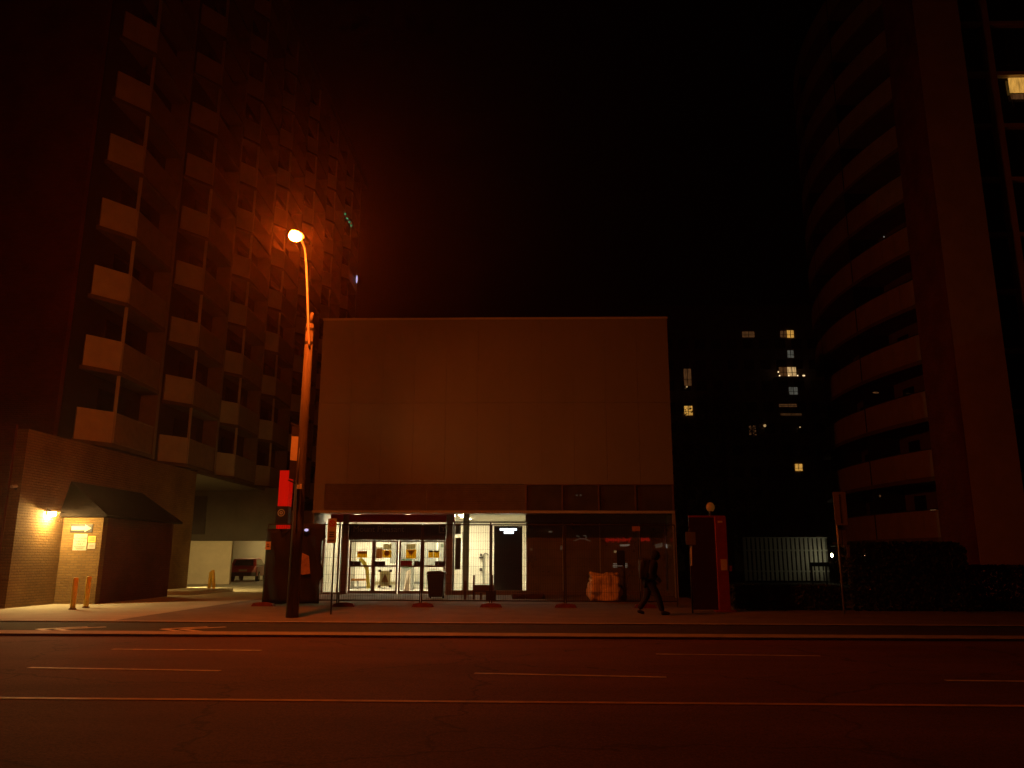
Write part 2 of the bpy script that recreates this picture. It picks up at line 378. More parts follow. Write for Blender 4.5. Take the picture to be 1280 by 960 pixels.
for sx in (X0-.004, X1+.004):
    MB().box(min(sx, sx+(.05 if sx < 0 else -.05)), max(sx, sx+(.05 if sx < 0 else -.05)), FU+.06, FU+16, ZP, ZT).build('side_wall', 'clad', st)
B(X0, XL-.01, FU, FU+.5, ZB0-.02, ZB1-.004).build('corner_panel', 'clad', st)
lv = MB(); nl = 12
for i in range(nl):
    z = ZB0+(ZB1-ZB0)*(i+.5)/nl
    lv.add([(XL, FU+.03, z-.04), (XM, FU+.03, z-.04), (XM, FU+.07, z+.035), (XL, FU+.07, z+.035), (XL, FU+.045, z-.042), (XM, FU+.045, z-.042), (XM, FU+.085, z+.032), (XL, FU+.085, z+.032)],
           [(0,1,2,3),(7,6,5,4),(0,4,5,1),(3,2,6,7),(0,3,7,4),(1,5,6,2)])
lv.build('louvre', 'louvre', st)
B(XL-.005, XM, FU+.16, FU+.2, ZB0, ZB1).build('louvre_backing', 'louvre', st)
lf = MB()
for px in (405.5, 470, 533, 595): 
    x = at(px, 620, FU).x; B(x, x+.02, FU+.01, FU+.15, ZB0, ZB1).build('louvre_frame', 'louvre', st)
cl = B(XM+.01, X1-.02, FU+.08, FU+.09, ZB0, ZB1-.03).build('clerestory_window', 'bandpane', st)
fr = MB()
for px in (657.5, 703, 748.5, 794.5, 841.5):
    x = at(px, 620, FU).x; fr.box(x-.03, x+.03, FU-.005, FU+.12, ZB0, ZB1-.01)
fr.box(XM, X1, FU-.008, FU+.12, ZB1-.05, ZB1-.003); fr.build('frame', 'frame', cl)
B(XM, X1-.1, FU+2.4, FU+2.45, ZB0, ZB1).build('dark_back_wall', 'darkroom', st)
tw = MB()
for px in (721, 726):
    a, b, z0, z1 = rect(px-1.2, 618, px+1.2, 620, FU+1.2); tw.box(a, b, FU+1.2, FU+1.25, z0, z1)
tw.build('ceiling_lamp', 'whitetube', st)
B(X0, X1, FU-.05, FU+.14, ZB0-.13, ZB0-.022).build('fascia', 'clad_trim', st)
XR = at(563, 647, FU).x
B(X0+.3, XR, FU+.15, YG-.05, ZB0-.1, ZB0-.045).build('soffit', 'redsoffit', st)
B(XR+.005, X1-.05, FU+.15, YG-.05, ZB0-.1, ZB0-.045).build('soffit', 'soffit', st)
ZH = at(620, 653, YG).z                                        # head of the ground-floor glazing
B(X0+.3, XR, YG-.04, YG+.1, ZH, ZB0-.1).build('entrance_fascia', 'redsoffit', st)
B(XR+.005, at(657, 700, YG).x, YG-.04, YG+.0, ZH+.03, ZB0-.1).build('transom_pane', 'pane', st)
B(at(657, 700, YG).x, X1-.05, YG-.04, YG+.1, ZH, ZB0-.1).build('transom_panel', 'soffit', st)
# corner post at the right edge of the storefront and sill under it
B(X1-.1, X1+.02, FU, FU+.12, ZP, ZB0-.13).build('corner_post', 'greyframe', st)
B(X1-.1, X1-.06, FU+.13, YG, ZP, ZB0-.1).build('return_pane', 'film', st)
gx = lambda px: at(px, 700, YG).x
gz = lambda py: at(620, py, YG).z
ZS = gz(738)
B(gx(404), gx(436), YG+.02, YG+.12, ZP, ZS-.1).build('sill', 'frame', st)
B(gx(558), X1-.1, YG-.02, YG+.12, ZP, ZS).build('sill', 'frame', st)
# left side light of the lobby
p = B(gx(404), gx(424), YG, YG+.012, ZS-.1, ZH).build('side_window', 'pane', st)
f_ = MB()
for px in (404, 423): f_.box(gx(px)-.04, gx(px)+.04, YG-.03, YG+.05, ZP, ZH)
f_.build('frame', 'greyframe', p)
for px0, px1 in ((427.5, 435), (557.5, 565.5)):
    B(gx(px0), gx(px1), YG-.12, YG+.12, ZP, ZB0-.1).build('door_jamb', 'frame', st)
# black sign band with the station name
SZ0, SZ1 = gz(675.5), gz(656.5)
sb = B(gx(435.5), gx(557), YG-.16, YG-.02, SZ0, SZ1).build('name_board', 'blacksign', st)
lt = mat('sign_lettering', (.2, .17, .14), .5, .05)
text('lettering', 'Mount Pleasant', .36, lt, gx(440.5), YG-.162, gz(665.2), sb)
lg = MB(); lx = gx(554); lz = gz(661); q = .2
for (a0, a1, b0, b1) in ((-q, q, q-.045, q), (-q, q, -q, -q+.045), (-q, -q+.045, -q+.046, q-.046), (q-.045, q, -q+.046, q-.046), (-.09, .09, .02, .07), (-.025, .025, -.1, .018)):
    lg.box(lx+a0, lx+a1, YG-.168, YG-.161, lz+b0, lz+b1)
lg.build('emblem', lt, sb)
# four glazed entrance doors
DZ0, DZM, DZ1 = gz(739), gz(708), gz(678)
doors = [(436.5, 467), (467, 497.5), (498.5, 528), (528, 557)]
for i, (a, b) in enumerate(doors):
    xa, xb = gx(a)+.004, gx(b)-.004
    fr = MB(); t = .075
    fr.box(xa, xa+t, YG-.03, YG+.03, ZP+.03, SZ0-.01); fr.box(xb-t, xb, YG-.03, YG+.03, ZP+.03, SZ0-.01)
    fr.box(xa+t, xb-t, YG-.03, YG+.03, DZM-.04, DZM+.04); fr.box(xa+t, xb-t, YG-.03, YG+.03, ZP+.03, DZ0); fr.box(xa+t, xb-t, YG-.03, YG+.03, DZ1, SZ0-.01)
    do = fr.build('door', 'frame', st)
    B(xa+t, xb-t, YG, YG+.01, DZ0, DZM-.04).build('pane', 'pane', do); B(xa+t, xb-t, YG, YG+.01, DZM+.04, DZ1).build('pane', 'pane', do)
    hp = [(437.5, 451, 'blacksign'), (468, 481.5, 'blacksign'), (518, 527, 'blacksign'), (543.5, 556, 'blacksign')][i]
    x0, x1, z0, z1 = rect(hp[0], 701.5, hp[1], 707.2, YG-.04)
    hh = B(x0, x1, YG-.05, YG-.032, z0, z1).build('handle_plate', hp[2], do)
    mk = MB(); cx = (x0*.65+x1*.35); cz = (z0+z1)/2; mk.box(cx-.015, cx+.015, YG-.055, YG-.051, cz-.06, cz+.06); mk.box(cx-.05, cx+.05, YG-.055, YG-.051, cz-.06, cz-.035)
    mk.build('mark', lt, hh)
    def note(px0, py0, px1, py1, m, lbl=None, y=-.012):
        x0, x1, z0, z1 = rect(px0, py0, px1, py1, YG+y)
        o = B(x0, x1, YG+y, YG+y+.006, z0, z1).build('notice', m, do)
        if lbl: o['label'] = lbl
        return o, x0, x1, z0, z1
    if i == 0:
        o, x0, x1, z0, z1 = note(446.5, 689, 459, 697, 'stickeryellow', 'yellow sticker with dark top band')
        B(x0, x1, YG-.02, YG-.013, z0+(z1-z0)*.6, z1).build('mark', 'stickerbrown', o)
    if i == 1:
        note(470, 686, 478, 698, 'stickerbrown'); o, x0, x1, z0, z1 = note(478.2, 687.5, 489, 697, 'stickeryellow', 'yellow sticker with brown disc')
        MB().ball(((x0+x1)/2, YG-.014, (z0+z1)/2+.03), (.12, .006, .12)).build('mark', 'stickerbrown', o)
        note(479, 680, 489.5, 687, 'stickergrey')
        o, x0, x1, z0, z1 = note(474.5, 713.5, 488, 733, 'stickergrey', 'grey poster taped at its four corners')
        tri = MB(); cx = (x0+x1)/2; cz = (z0+z1)/2
        tri.prism([(cx-.16, cz-.15), (cx+.16, cz-.15), (cx, cz+.2)], YG-.02, YG-.013); tri.build('mark', 'stickerbrown', o)
        tp = MB()
        for ux in (x0, x1):
            for uz in (z0, z1): tp.box(ux-.06, ux+.06, YG-.02, YG-.0125, uz-.05, uz+.05)
        tp.build('tape', 'blacksign', o)
    if i == 2:
        o, x0, x1, z0, z1 = note(507.5, 687, 520, 698, 'stickeryellow', 'yellow sticker with brown triangle pointing down')
        cx = (x0+x1)/2; MB().prism([(cx-.18, z1-.03), (cx, z0+.12), (cx+.18, z1-.03)], YG-.02, YG-.013).build('mark', 'stickerbrown', o)
        note(508, 680, 519.5, 686.5, 'stickergrey'); note(501, 701, 515, 708, 'signred', 'dull red label above the mid rail')
    if i == 3:
        for a_ in ((535.5, 541.5), (542, 549)):
            o, x0, x1, z0, z1 = note(a_[0], 688, a_[1], 697, 'stickeryellow', 'small yellow sticker with dark top')
            B(x0+.02, x1-.02, YG-.02, YG-.013, z0+(z1-z0)*.75, z1).build('mark', 'blacksign', o)
# lit lobby shell
LX0, LX1, LY1 = gx(404)-.3, gx(657.5), YG+6.5; ZC = ZB0-.05
B(LX0, LX1, YG+.13, LY1, ZP-.05, ZP+.02).build('lobby_floor', 'lobbyfloor', st)
B(LX0, LX1+.1, LY1, LY1+.15, ZP, ZC+.1).build('lobby_back_wall', 'cream', st)
B(LX0-.12, LX0, YG+.1, LY1, ZP, ZC).build('lobby_side_wall', 'cream', st)
B(LX1+.002, LX1+.1, YG+.13, LY1-.003, ZP, ZC).build('lobby_side_wall', 'cream', st)
B(LX0, LX1, YG+.13, LY1, ZC+.003, ZC+.1).build('lobby_ceiling', 'cream', st)
for xx in (LX0+1.5, LX0+3.8, LX0+6.2):
    for yy in (YG+1.6, YG+4.2):
        B(xx-.12, xx+.12, yy-.7, yy+.7, ZC-.014, ZC-.003).build('ceiling_light', 'lobbylight', st)
YP_ = LY1-1.5
def inner(name, m, px0, py0, px1, py1, y, t=.08, par=st):
    x0, x1, z0, z1 = rect(px0, py0, px1, py1, y); return B(x0, x1, y, y+t, z0, z1).build(name, m, par)
inner('partition', 'greywall', 499.5, 672, 558, 708, YP_)
inner('partition', 'greywall', 488, 677, 497, 704, YP_-.4)
inner('poster', 'white', 545.5, 674, 547.5, 706, YP_-.02, .015)
inner('poster', 'greenposter', 551, 680, 556, 684, YP_-.02, .015)
inner('poster', 'stickergrey', 470, 684, 478, 696, LY1-.03, .02)
inner('handrail', 'stickergrey', 466, 727, 496, 731, LY1-.6)
inner('handrail', 'greywall', 506, 727, 528, 730, LY1-.6)
inner('skirting', 'greywall', 436, 733, 466, 738, LY1-.04, .03)
inner('bench', 'stickerbrown', 437, 723.5, 456, 726, LY1-.9, .3)
inner('bench_leg', 'greywall', 446, 726, 447.5, 737, LY1-.8, .05)
fm = thing('fare_machine', 'squat grey fare machine with dark screen standing behind the entrance doors', 'machine', (gx(513)+.35, YP_-.7, ZP+.02))
x0, x1, z0, z1 = rect(501, 694, 516, 736, YP_-.7)
B(x0, x1, YP_-.7, YP_-.2, ZP+.02, z1).build('cabinet', 'greywall', fm); B(x0+.06, x1-.06, YP_-.715, YP_-.701, z1-.62, z1-.16).build('screen', 'greenposter', fm)
# middle window of the lobby
p = B(gx(567), gx(613), YG, YG+.012, ZS, ZH).build('lobby_window', 'pane', st)
f_ = MB()
for px in (567, 613): f_.box(gx(px)-.03, gx(px)+.03, YG-.03, YG+.05, ZS, ZH)
f_.box(gx(567), gx(657), YG-.031, YG+.051, ZH-.02, ZH+.04); f_.build('frame', 'darkframe', p)
B(gx(616), gx(657), YG, YG+.012, ZS, ZH-.02).build('lobby_window', 'pane', st)
x0, x1, z0, z1 = rect(578.5, 641, 586, 738, YG+.3)
B(x0, x1, YG+.25, YG+.5, ZP+.02, ZC).build('column', 'olive', st)
x0, x1, z0, z1 = rect(569, 672, 576, 712, YG+.06)
B(x0, x1, YG+.04, YG+.06, z0, z1).build('poster', 'greenposter', st)
x0, x1, z0, z1 = rect(569, 654, 576, 668, YG+.06)
B(x0, x1, YG+.04, YG+.06, z0, z1).build('grille', 'greywall', st)
h = MB(); yb = LY1-.1
for a, b in (((600, 692), (602.5, 695)), ((599, 696), (603.5, 698)), ((599.5, 710), (602.5, 714))):
    x0, x1, z0, z1 = rect(a[0], a[1], b[0], b[1], yb); h.box(x0, x1, yb-.1, yb+.09, z0, z1)
h.build('wall_device', 'darkframe', st)
h = MB(); h.tube([at(604.5, 730, yb), at(604.5, 694, yb), at(606, 691.5, yb), at(609, 692, yb), at(610, 694, yb)], .035)
h.build('riser_pipe', 'greywall', st)
# storefront right of the lobby
sx = [658.5, 704, 750.5, 799.5, 843]
for i in range(4):
    xa, xb = gx(sx[i]), min(gx(sx[i+1]), X1-.12)
    wn = B(xa+.03, xb-.03, YG, YG+.012, ZS, ZH).build('shop_window', 'film', st)
    B(xa-.03, xa+.028, YG-.03, YG+.05, ZS, ZH).build('frame', 'greyframe', wn)
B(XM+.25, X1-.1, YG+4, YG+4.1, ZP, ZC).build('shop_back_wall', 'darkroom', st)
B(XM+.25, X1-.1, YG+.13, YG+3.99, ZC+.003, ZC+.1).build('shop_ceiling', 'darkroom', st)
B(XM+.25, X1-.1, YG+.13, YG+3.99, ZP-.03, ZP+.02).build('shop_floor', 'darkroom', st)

# black pylon with glowing text inside the lobby
x0, x1, z0, z1 = rect(617.5, 657.5, 653, 736, YG+.5)
ki = thing('information_kiosk', 'tall black panel with glowing blue-white lettering at its top, in lit lobby', 'kiosk', ((x0+x1)/2, YG+.5, ZP+.02))
B(x0, x1, YG+.45, YG+.6, ZP+.02, z1).build('panel', 'blacksign', ki)
gl = MB()
for r0, (pa, pb) in ((660.5, (625, 646)), (664.3, (630, 642))):
    x = pa
    while x < pb:
        wd = random.uniform(1.2, 2.6); q0, q1, w0, w1 = rect(x, r0, min(x+wd, pb), r0+2.6, YG+.44); gl.box(q0, q1, YG+.43, YG+.449, w0, w1); x += wd+.45
gl.build('lettering', 'coolsign', ki)
# lobby and shop things; shop-glass reflections added as glowing shapes
y = YG+.7
mb = MB(); pts = [at(450, 698, y), at(456, 705, y), at(459, 712, y), at(459.5, 722, y), at(460.5, 735, y)]
for i in range(len(pts)-1): mb.bar(pts[i], pts[i+1]+(pts[i+1]-pts[i])*.04, .17-.005*i, .02, (0, 1, 0))
tg = mb.build('barrier_tape', 'yellowtape', label='yellow plastic strip hanging down inside leftmost glass door', category='barrier tape')
wc = gx(505); mb = MB(); mb.add([(gx(500), YG+1.2, ZP+.02), (gx(507), YG+1.2, ZP+.02), (gx(509), YG+1.0, gz(712)), (gx(502), YG+1.3, gz(716)), (gx(500), YG+1.55, ZP+.02), (gx(507), YG+1.55, ZP+.02), (gx(508.5), YG+1.3, gz(712)), (gx(501.5), YG+1.45, gz(716))],
       [(0,1,2,3),(7,6,5,4),(0,4,5,1),(3,2,6,7),(0,3,7,4),(1,5,6,2)])
mb.build('folded_sheet', 'paper', label='pale folded sheet leaning behind third entrance door', category='sheet')
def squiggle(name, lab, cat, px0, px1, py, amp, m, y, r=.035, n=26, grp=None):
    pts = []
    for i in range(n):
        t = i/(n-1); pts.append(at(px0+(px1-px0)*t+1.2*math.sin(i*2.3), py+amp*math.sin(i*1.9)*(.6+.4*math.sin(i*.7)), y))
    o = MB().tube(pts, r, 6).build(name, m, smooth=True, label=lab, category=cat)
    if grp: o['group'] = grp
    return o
squiggle('neon_reflection', 'long glowing red script put in for a reflection in dark shop glass', 'reflection', 757, 788, 675, 3.6, 'neon', YG+1.5, .03, 40)  # street reflection in the glass built as a glowing tube inside
squiggle('neon_reflection', 'short glowing red script put in for a reflection behind walking person', 'reflection', 801, 812, 674.5, 3.6, 'neon', YG+1.5, .03, 16)
def strip(name, lab, cat, px0, py0, px1, py1, m, y, tilt=0.):
    a = at(px0, py0, y); b = at(px1, py1, y)
    return MB().bar(a, b, .03, .09, (0, 0, 1)).build(name, m, label=lab, category=cat)
strip('reflected_bar', 'thin white glowing bar put in for a reflection under red script', 'lamp', 775, 681.8, 787, 681.3, 'whitetube', YG+1.6)  # white reflection in the glass built as a glowing bar
a = at(819, 683, YG+1.2); b = at(833, 680, YG+1.2)
MB().bar(a, b, .05, .17).build('reflected_strip', 'dimglint', label='tilted pale glowing strip put in for a reflection at right end of shop glass', category='sheen')  # pale reflection built as an emissive strip behind the glass
mb = MB(); mb.tube([at(717+1.6*i, 676.5-3.2*math.sin(PI*i/13), YG+1.4) for i in range(14)], .022, 6); mb.tube([at(720.5, 669.5, YG+1.4), at(724, 671, YG+1.4)], .03, 6); mb.tube([at(729, 669.5, YG+1.4), at(732, 669.5, YG+1.4), at(733, 673, YG+1.4)], .03, 6)
mb.build('reflected_arc', 'dimglint', label='thin pale glowing arch with two short bars put in for a reflection in shop glass', category='lamp')  # curved pale reflection drawn as thin emissive tubes
mb = MB()
for j in range(3):
    for pa, pb in ((766, 771.5), (779, 784.5)):
        x0, x1, z0, z1 = rect(pa, 704+j*2.1, pb, 705.3+j*2.1, YG+1.0); mb.box(x0, x1, YG+.98, YG+1.02, z0, z1)
x0, x1, z0, z1 = rect(766, 707, 784, 707.8, YG+1.0); mb.box(x0, x1, YG+1.021, YG+1.05, z0, z1)
mb.build('reflected_rungs', 'whitetube', label='small glowing white rungs put in for a reflection low in shop glass', category='gleam')  # reflected white marks built as emissive rungs
x0, x1, z0, z1 = rect(767.5, 688, 770.5, 691, YG+.9)
MB().ball(((x0+x1)/2, YG+.9, (z0+z1)/2), .06).build('pendant_lamp', 'litbright', smooth=True, label='tiny warm glowing bulb beside dark sign plate in shop window', category='lamp')
strip('reflected_bar', 'faint short glowing bar put in for a reflection in first dark shop window', 'lamp', 685.5, 665, 690.5, 664.6, 'dimglint', YG+1.4)
for px, py, hh, lab in ((664, 686.5, 2, 'faint low painted glint near lobby corner in dark shop glass'), (702, 685, 5, 'faint upright painted glint at first shop mullion')):
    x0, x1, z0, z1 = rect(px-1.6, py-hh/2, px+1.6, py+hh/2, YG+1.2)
    B(x0, x1, YG+1.18, YG+1.22, z0, z1).build('reflected_strip', 'dimglint', label=lab, category='sheen')  # glints on the glass put in as small emissive boxes

# ------------------------------------------------------------------ left apartment building
ap = thing('apartment_building', 'tall brick apartment block with sawtooth columns of pale balconies', 'apartment building', (-20, 30, ZP))
XW = -16.0; ZS0 = 5.75; FH = 2.8; NF = 11; ZTOP = ZS0+FH*NF+.8
Y0S = [28.5, 35.2, 41.1, 46.9, 52.7, 58.5, 64.3]
B(-40, XW, 24.5, 37.4, ZP-.1, ZS0-.12).build('base_wall', 'brick', ap)
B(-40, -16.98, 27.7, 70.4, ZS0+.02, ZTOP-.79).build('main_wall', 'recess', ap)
B(-40.1, -17.02, 27.45, 27.69, ZS0+.02, ZTOP-.79).build('end_wall', 'redbrick', ap)
B(-40.1, XW-.35, 24.38, 24.49, ZP-.1, ZS0).build('base_end_wall', 'redbrick', ap)
B(-40.05, -17.2, 24.5, 27.44, ZS0-.11, ZS0+.0).build('base_roof', 'slab', ap)
B(-40.2, -15.95, 27.4, 70.6, ZTOP-.78, ZTOP+.02).build('roof', 'slab', ap)
bal = None
def make_balcony():
    y0 = Y0S[0]; z = ZS0
    AX, BX, CX = -16.9, -16.1, -16.25
    A_ = (AX, y0); B_ = (BX, y0+1.15); C_ = (CX, y0+4.65)
    sl = MB().slab([(-17.1, y0-.1), (AX-.02, y0-.1), (BX+.06, y0+1.12), (CX+.06, y0+4.75), (-17.1, y0+4.75)], z, z+.16)
    o = sl.build('balcony', 'slab', ap)
    pn = MB(); pn.wall([A_, B_], z+.165, z+1.36, .08); pn.build('front_panel', 'balcony', o)
    rl = MB(); nb = 34
    rl.bar((B_[0], B_[1], z+1.33), (C_[0], C_[1], z+1.33), .05, .05); rl.bar((B_[0], B_[1], z+.2), (C_[0], C_[1], z+.2), .04, .04)
    for i in range(nb):
        t = (i+.5)/nb; x = B_[0]+(C_[0]-B_[0])*t; yy = B_[1]+(C_[1]-B_[1])*t
        rl.box(x-.012, x+.012, yy-.028, yy+.028, z+.22, z+1.31)
    rl.build('side_railing', 'balcony_rail', o)
    B(BX-.07, BX+.03, y0+1.16, y0+1.26, z+.165, z+FH-.003).build('post', 'balcony', o)
    B(-16.975, -16.93, y0+1.4, y0+3.9, z+.2, z+2.35).build('balcony_door', 'darkglass', o)
    B(-17.1, CX+.02, y0+4.76, y0+5.0, z, z+FH-.003).build('party_wall', 'balcony_rail', o)
    return o
bal = make_balcony()
for i, yb in enumerate(Y0S):
    for j in range(NF):
        if i == 0 and j == 0: continue
        c = copy_tree(bal, (0, 0, 0), ap); off = Vector((0, yb-Y0S[0], j*FH))
        c.location = Vector(bal.location)+off
# small lights on far balconies
gmb = MB(); pts = [(431.5, 267.5), (434, 273), (436.5, 277.5), (439, 282)]
for px, py in pts: gmb.ball(at(px, py, 63), .09, 8, 6)
o = gmb.build('balcony_light', 'greenled', ap)
mb = MB(); mb.ball(at(446, 349, 68), (.08, .08, .4), 6, 5); mb.build('balcony_light', 'blueled', ap)
mb = MB(); mb.ball(at(322, 200, 50), .035, 6, 4); mb.ball(at(322, 205, 50), .03, 6, 4); mb.build('balcony_light', 'whitetube', ap)
# undercroft: spandrel, beige wall, back wall, columns
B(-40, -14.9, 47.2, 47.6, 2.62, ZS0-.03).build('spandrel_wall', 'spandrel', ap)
x0 = at(225, 700, 47.7).x; x1 = at(289, 700, 47.7).x
B(-40, x1, 47.65, 47.9, ZP-.05, 2.6).build('garage_wall', 'garage', ap)
B(-40, -12, 58, 58.3, ZP-.05, 5).build('garage_back_wall', 'garage', ap)
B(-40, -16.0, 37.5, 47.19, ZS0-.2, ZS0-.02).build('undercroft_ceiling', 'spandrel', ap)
B(-34, -12, 47.95, 57.95, 3.1, 3.3).build('garage_ceiling', 'garage', ap)
x0, x1b, z0, z1 = rect(237, 620, 257, 668, 47.1)
B(x0, x1b, 47.1, 47.19, z0, z1).build('louvre', 'recess', ap)  # flat dark plate paints the recess's darkness; no slats
x0, x1b, z0, z1 = rect(236.5, 620, 241.5, 632, 47.0)
B(x0, x1b, 46.9, 47.09, z0, z1).build('wall_box', 'white', ap)
B(-14.75, -14.5, 52, 52.25, ZP, 2.75).build('garage_column', 'garage', ap)
# garage ceiling lamps are fixtures in the bay beside the car
for yy in (54.2, 56.4):
    B(-20.2, -17.6, yy-.08, yy+.08, 2.98, 3.06).build('garage_light', emit('garage_tube', (1., .76, .32), 13.) if yy < 55 else bpy.data.materials['garage_tube'], ap)

# lean-to porch with hipped roof beside the brick wall
po = thing('brick_porch', 'small brick lean-to with dark hipped shingle roof beside driveway', 'porch', (-15.2, 29.5, ZP))
PY0, PY1, PX = 27.0, 32.4, -14.62
PB = mat('shadow_brick', (.12, .05, .03), .85, .2, 2., .3, 20)
B(XW+.004, PX, PY0, PY0+.3, ZP-.05, 3.05).build('front_wall', 'brick', po)
B(PX-.25, PX-.004, PY0+.301, PY1, ZP-.05, 3.05).build('side_wall', 'redbrick', po)
B(XW+.004, PX-.251, PY1-.25, PY1-.003, ZP-.05, 3.05).build('rear_wall', 'brick', po)
e = [(XW+.01, PY0-.3, 3.06), (PX+.25, PY0-.3, 3.06), (PX+.25, PY1+.25, 3.06), (XW+.01, PY1+.25, 3.06)]
r_ = [(XW+.01, PY0+.15, 4.22), (XW+.01, PY1-.15, 4.22)]
rf = MB().add(e+r_+[(a, b, 2.98) for a, b, _ in e], [(0,1,4),(1,2,5,4),(2,3,5),(6,7,1,0),(7,8,2,1),(8,9,3,2),(9,8,7,6),(0,4,5,3,9,6)])
rf.build('roof', 'shingle', po)
# arrow board and notices on the porch wall
def plate(name, lab, cat, px0, py0, px1, py1, y, m='signwhite', th=.02, back=None):
    x0, x1, z0, z1 = rect(px0, py0, px1, py1, y)
    o = thing(name, lab, cat, ((x0+x1)/2, y, z0)); B(x0, x1, y-th, y-.002, z0, z1).build('plate', m, o)
    return o, x0, x1, z0, z1
yw = PY0
o, x0, x1, z0, z1 = plate('arrow_sign', 'black board with white arrow pointing right on porch wall', 'sign', 88.5, 655.2, 116, 665.5, yw, 'blacksign')
w_ = x1-x0; cz = (z0+z1)/2; hz = (z1-z0)
MB().prism([(x0+.05*w_, cz-.24*hz), (x0+.66*w_, cz-.24*hz), (x0+.66*w_, cz-.46*hz), (x0+.95*w_, cz), (x0+.66*w_, cz+.46*hz), (x0+.66*w_, cz+.24*hz), (x0+.05*w_, cz+.24*hz)], yw-.028, yw-.021).build('arrow', 'signwhite', o)
o, x0, x1, z0, z1 = plate('parking_notice', 'white notice reading authorized parking only under arrow board', 'notice', 92, 667.5, 109, 688, yw)
w_ = x1-x0; hz = z1-z0; cx = (x0+x1)/2
for tx, sz, zz in (('AUTHORIZED', .082, .68), ('PARKING', .09, .5), ('ONLY', .09, .33)):
    text('lettering', tx, sz, 'signink', cx, yw-.022, z0+hz*zz, o, 'CENTER', .001)
li = MB()
for zz, a, b in ((.87, .2, .42), (.87, .48, .82), (.22, .08, .9), (.14, .18, .8), (.08, .25, .75)): li.box(x0+w_*a, x0+w_*b, yw-.025, yw-.021, z0+hz*zz, z0+hz*(zz+.025))
li.build('small_print', 'signink', o)
o, x0, x1, z0, z1 = plate('small_notice', 'small yellowish notice at upper right of parking notice', 'notice', 110.5, 670, 120, 678, yw, 'signyellow')
li = MB(); hz = z1-z0; w_ = x1-x0
for zz in (.3, .5, .7): li.box(x0+.15*w_, x0+.85*w_, yw-.025, yw-.021, z0+hz*zz, z0+hz*(zz+.08))
li.build('small_print', 'signink', o)
o, x0, x1, z0, z1 = plate('small_notice', 'small white notice below the yellowish one on porch wall', 'notice', 110, 678.6, 119.5, 686, yw, 'signwhite')
li = MB(); hz = z1-z0; w_ = x1-x0
for zz in (.3, .55): li.box(x0+.2*w_, x0+.8*w_, yw-.025, yw-.021, z0+hz*zz, z0+hz*(zz+.06))
li.build('small_print', 'signink', o)
# wall lamps
def wall_lamp(lab, x, y, z, bulb):
    o = thing('wall_lamp', lab, 'lamp', (x, y, z-.1), 'wall lamps on the apartment base')
    B(x, x+.05, y-.09, y+.09, z-.02, z+.2).build('back_plate', 'darkframe', o)
    MB().prism([(x+.051, z+.13), (x+.051, z+.085), (x+.36, z+.07), (x+.36, z+.085)], y-.32, y+.32).build('hood', 'darkframe', o)  # broadened to keep the bulb's light off the porch roof
    MB().ball((x+.17, y, z), (.085, .1, .062)).build('bulb', bulb, o, True)
    return o
d = ray(66, 643); k_ = (XW+.17)/d.x
wall_lamp('bright warm wall lamp at brick corner left of arrow board', XW, d.y*k_, CAMZ+d.z*k_, 'wallbulb')
wall_lamp('wall lamp tucked behind far end of brick porch', XW, PY1+1.1, 2.95, 'porchbulb')
o = thing('bulkhead_lamp', 'unseen lamp with added broad hood on rear corner of brick wing facing the garage', 'lamp', (-17.0, 37.45, 2.2))
B(-17.14, -16.86, 37.405, 37.45, 2.15, 2.46).build('back_plate', 'darkframe', o); MB().ball((-17.0, 37.56, 2.28), (.11, .1, .08)).build('bulb', 'hidbulb', o, True); B(-17.6, -16.4, 37.451, 38.1, 2.375, 2.4).build('hood', 'darkframe', o)  # unseen lamp for the beige wall; broad hood added to cut upward light
x, y, z = at(20, 609, 24.35)
o = thing('security_camera', 'small pale camera high on dark red end wall', 'camera', (x, y, z))
MB().tube([(x, y-.22, z), (x+.02, y, z+.03)], .05, 8).build('body', 'signwhite', o); B(x-.03, x+.03, y-.01, y+.025, z-.09, z-.0).build('bracket', 'darksteel', o)

# bollards
def bollard(lab, px, py, top, lean=0., r=.075):
    b = gr(px, py, ZP)
    h = top
    o = thing('bollard', lab, 'bollard', b, 'yellow bollards by the driveway')
    MB().tube([b, b+Vector((lean*.5, 0, h*.5)), b+Vector((lean, 0, h-.03)), b+Vector((lean, 0, h))], [r, r, r, r*.75], 14).build('post', 'yellow', o, True)
    MB().tube([b+Vector((0, 0, .0)), b+Vector((0, 0, .04))], [r*1.5, r*1.3], 14).build('footing', 'concrete', o)
    return o
bollard('yellow bollard nearest brick corner, in front of arrow board', 90.5, 762, .93)
bollard('yellow bollard in front of porch corner', 107, 760, .95)
bollard('upright yellow bollard at driveway island', 261, 740, .9, .02)
bollard('yellow bollard leaning left at driveway island', 267.5, 740.5, .98, -.13)

